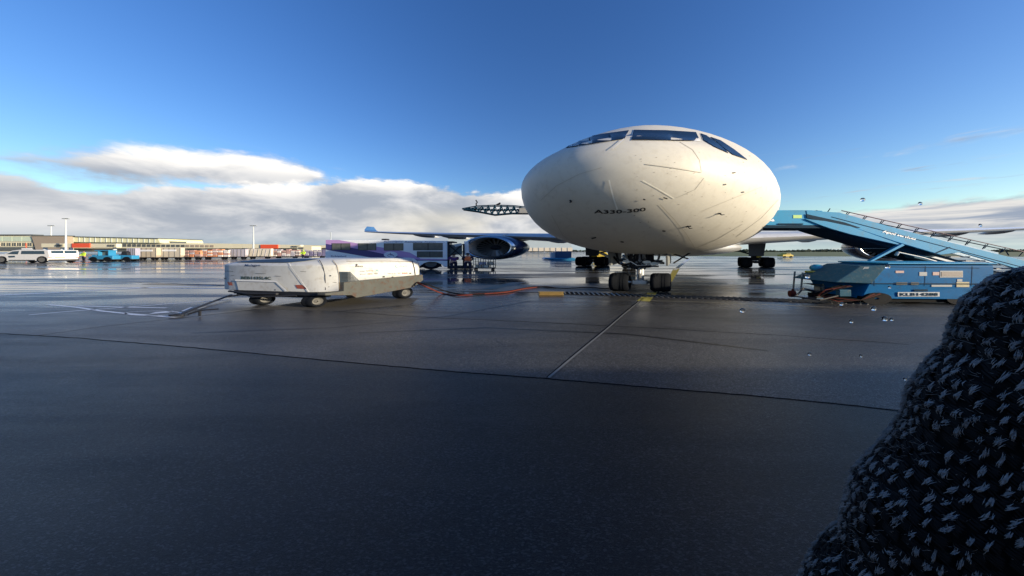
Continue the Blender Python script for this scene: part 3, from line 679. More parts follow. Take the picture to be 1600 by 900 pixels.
decal(UB, [(556, 439.5), (600, 436), (641, 432.5), (642, 440), (600, 444), (533, 446), (533, 441)], .012, 5).build('dark_side_recess', M_gpud, gpu)
lg = mat('grey_print', (.22,.24,.28), .6, var=0); rd = mat('red_print', (.45,.06,.03), .5, var=0); tl = mat('teal_print', (.10,.28,.30), .5, var=0)
text_decal(UB, 'BSG', 555, 567, lambda u: 417.2, 2.4, .012, bold=.04).build('lettering', M_black, gpu)
for x0, x1, y, hh, tx, mm in [(562, 570, 424.6, 1.6, 'GSE', lg), (572, 583, 424.2, 1.8, 'hybrid', rd), (586, 592, 424, 3.2, 'A', tl), (562, 571, 429, 1.5, 'diesel', lg), (574, 582, 428.8, 1.6, 'zero', rd), (585, 590, 428.4, 2.4, 'o', M_black), (606, 619, 428.4, 1.6, 'MULTI', lg), (621, 626, 428, 1.8, 'TT', rd), (628, 637, 427.8, 2.0, 'BBB', rd), (622, 637, 417, 2.4, 'vanpit', tl)]:
    text_decal(UB, tx, x0, x1, lambda u, y=y: y, hh, .012, bold=.02).build('lettering', mm, gpu)
line_decal(UB, [(622, 413.5), (619, 414.2), (617.5, 416), (619, 417.8), (622, 418.2)], 1.0, .012).build('round_logo', tl, gpu)
decal(UB, [(598, 431), (601, 431), (601, 433.5), (598, 433.5)], .03, 3).build('latch', M_black, gpu)
for a, b in [((535, 447), (600, 445)), ((535, 449), (600, 447))]: line_decal(UB, [a, b], .5, .03).build('skirt_line', M_dark, gpu)
for px, py in [(513, 447), (516, 430), (640, 426), (556, 413), (612, 432), (430, 452), (352, 434)]: decal(UB, rect(px, py, px+2.2, py+1.6), .035, 3).build('latch', M_dark, gpu)
for k in range(6): line_decal(UB, [(534, 427+k*2.1), (546+k*1.6, 427+k*2.1)], .6, .03).build('vent_slat', M_dark, gpu)
line_decal(UB, [(644, 408), (647, 418), (649, 433)], .9, .03).build('hood_seam', M_dark, gpu)
line_decal(UB, [(541, 409), (600, 408.4), (643, 409.4)], .5, .03).build('hood_seam', mat('brown_seam', (.25,.20,.14), .6), gpu)
for px, py, ww_ in [(400, 427, 16), (430, 431, 10), (362, 430, 5), (470, 424, 9), (520, 441, 6)]: line_decal(UB, [(px, py), (px+ww_, py+.6)], .5, .02).build('scuff_mark', M_gpug, gpu)
# grey skirt, chassis, wheels
MB().prism([(.38, .62), (.38, .96), (1.2, 1.00), (2.95, 1.06), (2.98, .80), (2.60, .50), (1.2, .34), (.72, .30), (.6, .42), (-.1, .52), (-.1, .6)], -.10, .055, 'x').build('side_skirt', M_gpug, gpu, fr=UF, bev=.015)
MB().box(-1.95, -.12, -.02, 2.9, .46, .60).build('chassis', M_dark, gpu, fr=UF, bev=.02)
MB().box(-2.0, -.3, .1, .5, .36, .5).box(-1.9, -.4, 2.3, 2.6, .3, .48).build('axle_beam', M_dark, gpu, fr=UF)
UW = lambda px, py: (lambda d: (d.x/S*math.cos(R(22.5))-d.y*math.sin(R(22.5)), d.x/S*math.sin(R(22.5))+d.y*math.cos(R(22.5))))(G(px, py)-UF.o)
for px, py, r in ((496, 480, .235), (634, 466.3, .26), (415, 476.5, .235), (560, 460, .26)):
    x, y = UW(px, py); wheel(gpu, UF, (x-.07, y, r), r, .2)
for dy2 in (0,):
    MB().tube([(-1.9, .05, .48), (-1.3, -.22, .40), (-.6, 0, .46)], .035).tube([(-1.7, -.1, .44), (-1.9, -.2, .36)], .03).build('tow_bar', M_dark, gpu, fr=UF)
bx, by = UW(280, 495); ax2, ay2 = UW(355, 466)
MB().tube([(bx, by, .06), ((bx+ax2)/2, (by+ay2)/2, .09), (ax2+.1, ay2, .16)], .03, 8).tube([(bx+.15, by+.02, .10), (bx+.30, by+.1, .22), (bx+.5, by+.22, .26)], .02).tube([(bx+.28, by+.1, .03), (bx+.28, by+.1, .2)], .02).build('drawbar', M_dark, gpu, fr=UF)
MB().lathe([(-.02, .05), (-.02, .10), (.02, .10), (.02, .05)], (bx-.03, by-.02, .06), 'z', 14).build('tow_eye', M_dark, gpu, fr=UF)
MB().tube([(-2.0, -.05, .56), (-1.5, -.15, .50), (-.9, -.12, .52)], .04).build('front_bumper', M_dark, gpu, fr=UF)

def hose(name, pts, r, m, label):
    P = [Vector(p) for p in pts]; Q = []
    for i in range(len(P)-1):
        a = P[max(0, i-1)]; b = P[i]; c = P[i+1]; d2 = P[min(len(P)-1, i+2)]
        for k in range(6):
            t = k/6; Q.append(.5*((2*b)+(c-a)*t+(2*a-5*b+4*c-d2)*t*t+(3*b-a-3*c+d2)*t**3))
    Q.append(P[-1]); o = MB().tube(Q, r, 8).build(name, m, smooth=60); return tag(o, label, 'hose')
hose('supply_hose', [W(652, 442, 12.9), W(668, 449, 12.6), G(690, 458, .05), G(715, 461.5, .05), G(750, 459.5, .05), G(790, 456.5, .05), G(820, 451, .05), G(850, 448, .05), G(868, 450, .05)], .035, M_rust, 'rust-red hose running from the white ground unit toward the nose wheels')
hose('power_cable', [W(652, 441, 12.95), W(672, 446, 12.8), G(700, 456, .05), G(735, 460.5, .05), G(775, 457, .05), G(800, 454, .05), G(835, 448, .05), G(880, 450.5, .05), G(920, 449, .05), G(945, 451, .05), G(962, 448, .05)], .028, M_hose, 'thin black cable running beside the red hose to the nose gear')
puddle_cloth = MB().add([G(752, 452, .008), G(772, 452, .008), G(800, 446, .008), G(822, 441, .008), G(800, 441, .008), G(775, 446, .008)], [(0,1,2,3,4,5)])
struct('tar_patch', puddle_cloth, mat('fresh_tar', (.01,.02,.025), .35), 'dark tar patch beyond the hose')

# ------------------------------------------------------------------ BUS (assistance lift vehicle)
BY = 32.6
bus = thing('assistance_bus', 'long white airport bus with lilac and violet diagonal stripe and wheelchair emblem', 'bus', W(600, 421, BY)*1)
bbody = slab([(509, 374.6), (699, 376.4), (700.5, 404), (700, 417), (694, 417), (690, 413), (681, 409.5), (672, 409), (663, 411), (657, 415), (655, 417), (512, 417), (508, 402)], BY, 2.6).build('body', M_bus, bus, bev=.05)
BB = bvh_of([bbody])
decal(BB, [(509, 374.8), (530, 375), (560, 380.5), (590, 385.5), (640, 394.5), (657, 404), (699, 405.2), (699, 406.2), (630, 406.2), (570, 396), (509, 381)], .005, 40).build('lilac_stripe', M_purp, bus)
decal(BB, [(509, 381), (570, 390.5), (600, 397), (640, 404), (655, 406), (699, 406), (699, 407.4), (615, 407.2), (580, 402.5), (509, 390)], .010, 40).build('violet_stripe', M_navys, bus)
for x0, y0, x1, y1 in [(519, 380.5, 546.5, 390.2), (560, 380.5, 587, 390.6), (600.5, 380.5, 629.5, 391), (646, 380, 691, 390.8), (652, 393, 691, 401.8)]:
    fr_ = slab(rect(x0-.7, y0-.4, x1+.7, y1+.4), BY-.03, .05).build('window', mat('window_rubber', (.03,.03,.035), .6), bus)
    slab(rect(x0, y0, x1, y1), BY-.05, .03).build('pane', M_win, fr_)
    slab(rect(x0+(x1-x0)*.49, y0, x0+(x1-x0)*.52, y1), BY-.065, .02).build('mullion', M_dark, fr_)
decal(BB, [(610.5+10.8*math.cos(t), 398+4.9*math.sin(t)) for t in [2*math.pi*i/24 for i in range(24)]], .018, 30).build('emblem_disc', mat('emblem_pale_blue', (.62,.68,.80), .4, var=.02), bus)
wc = MB()
line_decal(BB, [(610, 395), (610, 398.5), (614, 398.5), (616, 401)], .9, .03, mb=wc)
line_decal(BB, [(610+4.2*math.cos(t), 399.3+1.9*math.sin(t)) for t in [-2.4+.35*i-2.2 for i in range(14)]], .7, .026, mb=wc)
decal(BB, [(610+1.1*math.cos(t), 394+.6*math.sin(t)) for t in [i*1.047 for i in range(6)]], .03, 9) and None
wc.build('wheelchair_symbol', M_navys, bus)
text_decal(BB, 'Schiphol', 517, 541, lambda u: 402, 2.8, .012, bold=.02).build('lettering', M_navys, bus)
text_decal(BB, 'Passengers', 600, 629, lambda u: 378.9, 1.9, .012, bold=.02).build('lettering', M_navys, bus)
text_decal(BB, 'Assistance', 632, 660, lambda u: 379.0, 1.9, .012, bold=.02).build('lettering', M_navys, bus)
text_decal(BB, 'Airport', 663, 681, lambda u: 379.1, 1.9, .012, bold=.02).build('lettering', M_navys, bus)
BF = Fr(bus.location)
def bw(px, r=.72):
    X = (px-800)*BY/FP-bus.location.x
    rr = MB(); fr2 = Fr(bus.location, (S*.72, 0, 0), (0, 1, 0))
    tp = [(-.2, r*.6), (-.2, r*.95), (-.12, r), (.12, r), (.2, r*.95), (.2, r*.6)]
    t = MB().lathe(tp, (X/(S*.72), .28, r), 'y', 28).build('wheel', M_tyre, bus, fr=fr2, smooth=35)
    MB().lathe([(-.16, r*.6), (-.05, r*.5), (-.08, r*.2), (-.14, .02)], (X/(S*.72), .28, r), 'y', 24).build('rim', M_rim, t, fr=fr2, smooth=35)
bw(672.5); bw(535)
slab([(655, 417), (657, 410), (664, 406.5), (672, 405.5), (681, 406.5), (688, 410), (690.5, 417)], BY+.6, .03).build('wheel_arch', M_dark, bus)
slab([(509, 417), (655, 417), (655, 419), (512, 419)], BY+.1, 2.2).build('underframe', M_dark, bus)
slab(rect(596, 373, 604, 375.2), BY+.8, .8).build('roof_vent', M_dark, bus, bev=.03)
slab(rect(515.8, 363, 517, 376), BY+.2, .08).build('aerial', M_pole, bus)
# open lift gear and cab at the right end
lift = MB()
slab(rect(699, 377, 702, 420), BY-.05, .2, lift); slab(rect(723, 381, 725.5, 417), BY+.2, .2, lift); slab([(699, 377), (708, 377), (708, 379), (699, 379)], BY, 2.4, lift)
slab([(700, 401), (722, 381), (724, 381), (702, 402.5)], BY, .1, lift); slab([(700, 383), (722, 402), (724, 402), (702, 382)], BY, .1, lift)
lift.build('lift_frame', M_dark, bus)
slab(rect(702, 382, 722, 398), BY+.4, .05).build('cab_screen', mat('cab_glass', (.10,.15,.17), .1, var=.4), bus)
slab([(701, 416), (735, 416), (736, 420), (701, 420)], BY, 2.0).build('lift_deck', M_dark, bus)
slab([(725, 377), (731, 377), (733, 399), (726, 399)], BY+.5, .5).build('cab_pillar', M_bus, bus, bev=.05)
slab([(708, 382), (720, 380), (722, 383), (712, 386)], BY-.2, .3).build('mirror', M_pole, bus, bev=.03)

# ------------------------------------------------------------------ people
def skinmesh(chains, subd=2):
    """chains: list of lists of (pos, rx, ry); chains sharing a first point are joined there"""
    me = bpy.data.meshes.new('s'); vs, es, rad, key = [], [], [], {}
    for ch in chains:
        prev = None
        for p, rx, ry in ch:
            k = tuple(round(c, 4) for c in p)
            if k not in key: key[k] = len(vs); vs.append(p); rad.append((rx, ry))
            if prev is not None and prev != key[k]: es.append((prev, key[k]))
            prev = key[k]
    me.from_pydata(vs, es, []); o = bpy.data.objects.new('s', me); COL.objects.link(o)
    o.modifiers.new('k', 'SKIN'); 
    for i, r in enumerate(rad): me.skin_vertices[0].data[i].radius = r
    me.skin_vertices[0].data[0].use_root = True
    sb = o.modifiers.new('b', 'SUBSURF'); sb.levels = subd; sb.render_levels = subd
    dg = bpy.context.evaluated_depsgraph_get(); m2 = bpy.data.meshes.new_from_object(o.evaluated_get(dg))
    mb = MB(); mb.v = [tuple(v.co) for v in m2.vertices]; mb.f = [tuple(p.vertices) for p in m2.polygons]
    bpy.data.objects.remove(o); bpy.data.meshes.remove(m2); return mb
def person(px, py, label, top, legs, vest=None, yaw=0, arm=0.35, cap=None, sz=1.0, bend=0.0):
    Y = FP*H/(py-YH); fr = NF(px, Y, yaw, S*1.05, sz*1.06)
    p = thing('person', label, 'person', fr.o)
    b = bend
    def arms(sd):
        return [((0, -b*.55, 1.38), .10, .09), ((sd*.19, -b*.55, 1.40), .062, .062), ((sd*.25, -.05-b*.6, 1.14), .050, .050), ((sd*(.25-arm*.3), -.10-arm*.5-b*.5, .98), .040, .040)]
    leg_ = lambda sd: [((0, 0, .92), .13, .11), ((sd*.10, 0, .84), .095, .095), ((sd*.11, -.02, .48), .062, .066), ((sd*.12, .02, .10), .045, .048), ((sd*.13, -.12, .05), .045, .035)]
    # body: one continuous figure
    skinmesh([[((0, 0, .92), .12, .10), ((0, -b*.25, 1.15), .12, .085), ((0, -b*.55, 1.38), .13, .09), ((0, -b*.65, 1.50), .05, .05), ((0, -b*.7-.01, 1.62), .078, .092), ((0, -b*.75-.01, 1.72), .07, .08)],
              arms(1)+[((.25-arm*.3, -.16-arm*.5-b*.5, .92), .03, .04)], arms(-1)+[((-(.25-arm*.3), -.16-arm*.5-b*.5, .92), .03, .04)], leg_(1), leg_(-1)]).build('body', M_skin, p, fr=fr, smooth=80)
    skinmesh([[((0, 0, .90), .15, .12), ((0, -b*.25, 1.15), .15, .11), ((0, -b*.55, 1.38), .165, .115), ((0, -b*.62, 1.47), .08, .075)]]+[[(q, r1*1.25, r2*1.25) for q, r1, r2 in arms(s2)] for s2 in (1, -1)]).build('jacket', top, p, fr=fr, smooth=80)
    skinmesh([[((0, 0, .96), .14, .115), ((0, 0, .92), .15, .12)]]+[[(q, r1*1.25, r2*1.25) for q, r1, r2 in leg_(s2)[:4]] for s2 in (1, -1)]).build('trousers', legs, p, fr=fr, smooth=80)
    for sd in (-1, 1): MB().ball((sd*.125, -.05, .055), .06, .15, .06).build('shoe', M_black, p, fr=fr, smooth=80)
    if vest: skinmesh([[((0, 0, .88), .175, .145), ((0, -b*.25, 1.15), .175, .135), ((0, -b*.55, 1.36), .19, .14), ((0, -b*.6, 1.44), .12, .10)]]).build('vest', vest, p, fr=fr, smooth=80)
    MB().ball((0, -b*.72+.01, 1.70), .095, .11, .10, 12, 8).build('cap' if cap else 'hair', cap or M_hair, p, fr=fr, smooth=80)
    return p
person(709, 421, 'person in purple jacket and dark trousers beside the bus lift', M_purpc, M_navyc, yaw=150, arm=.6, sz=.98, vest=None)
person(731, 421.5, 'person in an orange hi-vis vest seen from behind beside the bus', M_navyc, M_navyc, vest=M_hior, yaw=175, arm=.3, sz=1.03)
person(474, 405.5, 'person in bright yellow hi-vis clothing behind the white ground unit', M_hiv, M_navyc, vest=M_hiv, yaw=20, cap=M_hiv, sz=1.30)
person(131, 409, 'person in yellow hi-vis jacket between the white van and blue tug', M_hiv, M_navyc, vest=M_hiv, yaw=30, sz=1.2)

# trolley cage right of the people
TF = NF(757, 32.0, 8)
tr = thing('wire_trolley', 'grey wire-cage trolley under the left engine beside the person in orange', 'trolley', TF.o)
cg = MB()
for x in (-.5, -.25, 0, .25, .5):
    for y in (-.3, .3): cg.tube([(x, y, .25), (x, y, 1.35)], .018, 5)
for z in (.25, .6, .95, 1.35):
    for y in (-.3, .3): cg.tube([(-.5, y, z), (.5, y, z)], .018, 5)
    for x in (-.5, .5): cg.tube([(x, -.3, z), (x, .3, z)], .018, 5)
cg.build('cage', M_rim, tr, fr=TF)
MB().box(-.52, .52, -.32, .32, .2, .25).build('deck', M_dark, tr, fr=TF)
for x in (-.42, .42):
    for y in (-.25, .25): MB().lathe([(-.03, .02), (-.03, .1), (.03, .1), (.03, .02)], (x, y, .1), 'x', 12).build('castor', M_tyre, tr, fr=TF)
for i, (x, z, mm) in enumerate([(-.28, .27, M_tan), (.08, .27, M_cream), (-.1, .62, M_lav), (.3, .62, M_tan)]):
    tag(MB().box(x-.15, x+.15, -.2, .2, z, z+.28).build('box', mm, fr=TF, bev=.01), ['tan box at the lower left of the wire trolley', 'cream box at the bottom of the wire trolley', 'grey-lilac box in the middle of the wire trolley', 'tan box on the upper right of the wire trolley'][i], 'box', 'boxes in the wire trolley').location = TF.o

# ------------------------------------------------------------------ PASSENGER STAIRS with blue power unit
SY = 13.0; SD = 1.7
st = thing('passenger_stairs', 'light blue mobile passenger stairs docked at the right side of the nose', 'stairs', G(1400, 466))
slab([(1186, 328.5), (1261, 328.3), (1285, 329.2), (1285, 352), (1216, 351.5), (1180, 352)], SY, .08).build('platform_side', M_blue, st, bev=.01)
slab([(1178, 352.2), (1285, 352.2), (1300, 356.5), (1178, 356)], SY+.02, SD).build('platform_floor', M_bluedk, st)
slab([(1186, 330), (1285, 330), (1285, 352), (1186, 352)], SY+SD-.1, .06).build('platform_side', M_blue, st)
slab([(1260, 329), (1312, 332), (1400, 356.5), (1480, 377.5), (1600, 407), (1760, 449), (1760, 462), (1600, 423), (1502, 394), (1470, 398), (1400, 377.5), (1318, 350), (1261, 335)], SY-.02, .09).build('stair_side_panel', M_blue, st, bev=.01)
slab([(1258, 342), (1290, 345.5), (1330, 354), (1400, 379), (1412, 384), (1330, 366), (1300, 357.5), (1285, 352.5)], SY-.06, .10).build('lower_side_panel', M_blue, st)
slab([(1260, 334.4), (1320, 347.5), (1345, 356), (1330, 356), (1261, 340.5)], SY-.04, .02).build('dark_vent_slot', M_bluedk, st)
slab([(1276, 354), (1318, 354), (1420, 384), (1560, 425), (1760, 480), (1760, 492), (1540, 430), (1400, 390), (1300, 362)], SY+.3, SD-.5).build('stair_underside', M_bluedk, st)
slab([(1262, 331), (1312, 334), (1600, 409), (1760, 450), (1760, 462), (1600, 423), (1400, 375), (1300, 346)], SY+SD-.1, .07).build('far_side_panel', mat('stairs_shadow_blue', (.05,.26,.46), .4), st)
line = lambda x: 330+(x-1300)*(410-330)/(300)
stepm = MB().box(0, .92, 0, SD-.3, 0, .05).mesh('step', mat('step_tread_grey', (.16,.18,.2), .6), Fr((0,0,0)))
for i in range(20):
    p = W(1300+i*24, 352+i*24*.262, SY); o = link('step', stepm, st); o.location = p+Vector((0, .12, 0))-st.location
seam2 = slab([(1300, 338.5), (1600, 417.6), (1600, 418.2), (1300, 339.1)], SY-.035, .02).build('panel_seam', M_bluedk, st)
slab([(1459, 396.5), (1461, 397), (1486, 386.5), (1484, 386)], SY-.04, .02).build('panel_seam', M_bluedk, st)
# handrails, near and far
for y, dyp, m_ in ((SY+.02, 0, M_bluedk), (SY+SD-.06, -3, mat('rail_maroon', (.12,.05,.06), .4))):
    off = Vector((0, 0, 0))
    if y > 14: a, b, c = W(1315, 329, y), W(1600, 393.5, y), W(1800, 438.5, y)
    else: a, b, c = W(1275, 329, y), W(1571, 390.5, y), W(1576, 399, y)
    rl = MB().tube([a, b, c], .022, 6).build('handrail', m_, st)
for i in range(11):
    x = 1292+i*27; y0 = 332+(x-1292)*.232
    MB().tube([W(x, y0+1, SY+.02), W(x+5, y0-6.2, SY+.02)], .018, 5).build('rail_post', M_bluedk, st)
    MB().tube([W(x+30, y0+6, SY+SD-.06), W(x+36, y0-.6+i*.0, SY+SD-.06)], .018, 5).build('rail_post', M_bluedk, st)
slab([(1288, 331.6), (1560, 394.6), (1560, 398.4), (1288, 334.6)], SY+.9, .05).build('glass_screen', mat('pale_screen', (.36,.52,.66), .25, var=.1), st)
slab([(1352, 412), (1355.5, 412.5), (1414, 383), (1410, 381)], SY-.12, .14).build('diagonal_strut', M_blue, st)
MB().tube([W(1403, 394, SY), W(1440, 402, SY), W(1520, 425, SY)], .03).tube([W(1403, 394, SY), W(1400, 399, SY)], .06).build('support_arm', M_pole, st)
slab([(1425, 399), (1440, 398), (1520, 419), (1520, 423), (1430, 403)], SY+.2, .3).build('chassis_beam', M_blue3, st)
slab([(1455, 402), (1462, 401), (1540, 421), (1540, 425)], SY+.1, .2).build('hydraulic_ram', M_pole, st)
ST = bvh_of([o for o in st.children if o.name.startswith('stair_side')])
text_decal(ST, 'Apud services', 1378, 1431, lambda u: 364.2+u*12.6, 5.4, .012, bold=.03, shear=.35).build('lettering', M_text, st)
PL = bvh_of([o for o in st.children if o.name.startswith('platform_side')])
decal(PL, rect(1239, 336, 1252.5, 341), .012, 20).build('sticker', mat('lime_sticker', (.28,.55,.10), .5), st)
decal(PL, [(1202, 345), (1208, 342), (1210, 345.5), (1207, 346)], .012, 20).build('sticker', M_text, st)
slab(rect(1216, 349, 1255, 351), SY-.03, .03).build('platform_step', M_bluedk, st)
slab(rect(1300, 388, 1500, 388.4), SY+.5, .02).build('thin_rail', M_pole, st)
# wheels and legs of the stairs chassis
for px in (1560, 1640):
    f2 = Fr(st.location, (S, 0, 0)); X = ((px-800)*SY/FP-st.location.x)/S
    MB().lathe([(-.12, .2), (-.12, .4), (.12, .4), (.12, .2)], (X, SY-st.location.y+.3, .42), 'y', 20, True).build('wheel', M_tyre, st, fr=f2)
slab([(1540, 424), (1800, 452), (1800, 460), (1540, 440)], SY+.1, SD-.4).build('chassis', M_bluedk, st)

# deep blue unit in front of the stairs
PF = NF(1390, 11.2, 4, S)
pu = thing('blue_power_unit', 'deep blue towable equipment unit with stickers and number plate below the stairs', 'ground unit', PF.o)
def pw(px, py, Y=11.2): v = W(px, py, Y); return ((v.x-PF.o.x)/S, v.z)
X1 = (1545-1390)*11.2/FP/S
pbody = MB().loft([[(-.22, 0, z0) if k == 0 else p for k, p in enumerate(ring)] for z0, ring in []] or [
    [(-.45, .05, .24), (X1, 0, .24), (X1, 1.9, .24), (-.45, 1.9, .24)],
    [(-.34, .0, .84), (X1, 0, .84), (X1, 1.9, .84), (-.62, 1.9, .84)],
    [(-.04, .0, 1.60), (X1, 0, 1.60), (X1, 1.9, 1.60), (-.10, 1.9, 1.60)],
    [(.0, .12, 1.66), (X1, .12, 1.66), (X1, 1.9, 1.66), (0, 1.9, 1.66)]]).build('body', M_blue2, pu, fr=PF, bev=.02)
PB = bvh_of([pbody])
hoodp = MB().loft([[(-.30, -.02, .86), (-.58, 1.9, .80), (-.98, 1.88, .92), (-.86, .12, .90)], [(-.03, -.02, 1.62), (-.05, 1.9, 1.62), (-.30, 1.88, 1.60), (-.44, .12, 1.58)]]).build('hood', M_blue3, pu, fr=PF, bev=.03)
HB = bvh_of([hoodp])
MB().box(-.05, X1+.03, -.05, 1.95, 1.665, 1.72).build('top_rim', M_blue, pu, fr=PF, bev=.01)
MB().box(-.32, X1+.02, -.035, .0, .855, .885).build('side_rail', M_bluedk, pu, fr=PF)
for px in (1367, 1446, 1519): line_decal(PB, [(px, 416), (px-1.5, 447)], .9, .006).build('door_seam', M_bluedk, pu)
line_decal(PB, [(1362, 416.5), (1530, 419)], .9, .006).build('door_seam', M_bluedk, pu)
stk = mat('faded_grey_sticker', (.26,.30,.33), .6, var=.4, scale=30); stp = mat('faded_pink_sticker', (.42,.26,.24), .6, var=.4, scale=30); sty = mat('faded_ochre_sticker', (.35,.30,.16), .6, var=.5, scale=25)
for bb, poly, mm in [(PB, rect(1399, 423, 1412, 426.5), stp), (PB, rect(1436, 425, 1448, 431), stk), (PB, rect(1457, 425, 1467, 430), stp), (PB, rect(1494, 440.5, 1514, 448.5), sty), (PB, rect(1495, 436, 1503, 440), stk), (PB, rect(1455, 445, 1487, 448), stk),
                     (HB, [(1319, 416), (1327, 416), (1323, 427), (1314, 427)], stp), (HB, [(1350, 417), (1358, 417), (1351, 429), (1343, 429)], stk)]:
    decal(bb, poly, .010, 20).build('sticker', mm, pu)
fr_ = decal(PB, rect(1468, 423, 1504, 433.5), .010, 30).build('information_panel', stk, pu)
decal(PB, rect(1470, 424.5, 1503, 432), .018, 30).build('panel_face', mat('panel_brown', (.09,.07,.08), .5, var=.4, scale=30), fr_)
for x0, x1 in ((1399, 1416), (1422, 1434)): decal(PB, rect(x0, 441, x1, 445), .03, 20).build('door_handle', M_dark, pu)
pl = decal(PB, rect(1402, 456.2, 1467, 463.2), .02, 30).build('number_plate', mat('plate_grey', (.48,.52,.55), .5, var=.1), pu)
text_decal(PB, 'KLB14288', 1405, 1464, lambda u: 462.2, 4.8, .03, bold=.03).build('lettering', M_bluedk, pl)
decal(PB, rect(1428, 452, 1449, 455), .015, 30).build('sticker', M_bluedk, pu)
MB().box(-.7, X1, .12, 1.8, .10, .24).build('underframe', M_joint, pu, fr=PF)
for x in (-.2, X1-.5):
    for y in (.12, 1.6): MB().lathe([(-.1, .04), (-.1, .25), (.1, .25), (.1, .04)], (x, y, .25), 'y', 18).build('wheel', M_tyre, pu, fr=PF)
MB().tube([(-.6, .5, .3), (-1.3, .4, .18)], .04).tube([(-1.0, .2, .42), (-1.25, .5, .6), (-1.5, .2, .3), (-1.2, -.1, .2), (-.8, 0, .4)], .03).build('tow_bar', M_dark, pu, fr=PF)
for k in range(5):
    q = [(-.55-random.random()*.2, .0+.1*k, .75), (-.9-random.random()*.2, -.05, .6+.1*random.random()), (-1.15, .1*k, .35), (-1.0+.1*k, -.1, .12+.03*k), (-.5, -.05, .2), (-.3+.05*k, 0, .45)]
    MB().tube(q, .022, 6).build('hose', M_rust if k % 2 else M_hose, pu, fr=PF, smooth=60)
MB().box(-.86, -.66, -.06, .1, .34, .62).build('coupling_box', M_blue3, pu, fr=PF, bev=.03)

# equipment trolley left of the blue unit
QF = NF(1276, 12.9, 10, S)
q = thing('tool_trolley', 'metal equipment trolley with yellow top rail left of the blue unit', 'trolley', QF.o)
def qx(px): return (px-1276)*12.9/FP/S
fm = MB()
for x in (qx(1250), qx(1283), qx(1306)):
    for y in (-.15, .45): fm.tube([(x+(.0 if x > -.2 else .03), y, 1.2), (x, y, .12 if x > -.2 else .35)], .02, 6)
for z in (.3, .62, .92):
    for y in (-.15, .45): fm.tube([(qx(1265), y, z), (qx(1312), y, z)], .02, 6)
fm.tube([(qx(1238), 0, .36), (qx(1300), 0, .33)], .022, 6)
fm.build('frame', mat('trolley_grey', (.30,.30,.27), .4, metal=.3, var=.2), q, fr=QF)
MB().tube([(qx(1256), -.16, 1.24), (qx(1314), -.16, 1.18)], .045, 8).build('top_rail', M_yel, q, fr=QF)
MB().box(qx(1268), qx(1308), -.15, .45, .61, .64).build('shelf', M_dark, q, fr=QF)
MB().box(qx(1266), qx(1312), -.15, .45, .29, .33).build('shelf', M_dark, q, fr=QF)
for x, z in ((qx(1237), .22), (qx(1267), .14), (qx(1310), .14)):
    MB().lathe([(-.05, .03), (-.05, .15), (.05, .15), (.05, .03)], (x, -.15, z-.02), 'x', 14, True).build('castor', M_rust if x < -.4 else M_tyre, q, fr=QF)
    MB().tube([(x, -.15, z), (x+.02, -.15, z+.2)], .025).build('castor_fork', M_rust if x < -.4 else M_dark, q, fr=QF)
tk = MB().ball((qx(1279), .15, 1.40), .13, .22, .17, 14, 9).build('water_tank', mat('tank_blue', (.03,.30,.48), .35), fr=QF, smooth=60); tk.location = QF.o
tag(tk, 'rounded light blue tank lying on top of the equipment trolley', 'tank')
hb = MB().tube([(qx(1290), .1, 1.33), (qx(1296), .1, 1.5), (qx(1302), .1, 1.42)], .025).build('tank_nozzle', M_dark, tk, fr=QF)
hh = MB().lathe([(-.04, .07), (-.04, .12), (.04, .12), (.04, .07)], (qx(1262), -.22, 1.02), 'y', 16).build('cable_reel', M_black, q, fr=QF)
tag(MB().box(-.16, .16, -.12, .12, 0, .2).build('tool_box', M_tan, fr=Fr((0,0,0), (S,0,0)), bev=.02), 'small drab box on the lower shelf of the equipment trolley', 'box').location = QF.w((qx(1290), .1, .335))

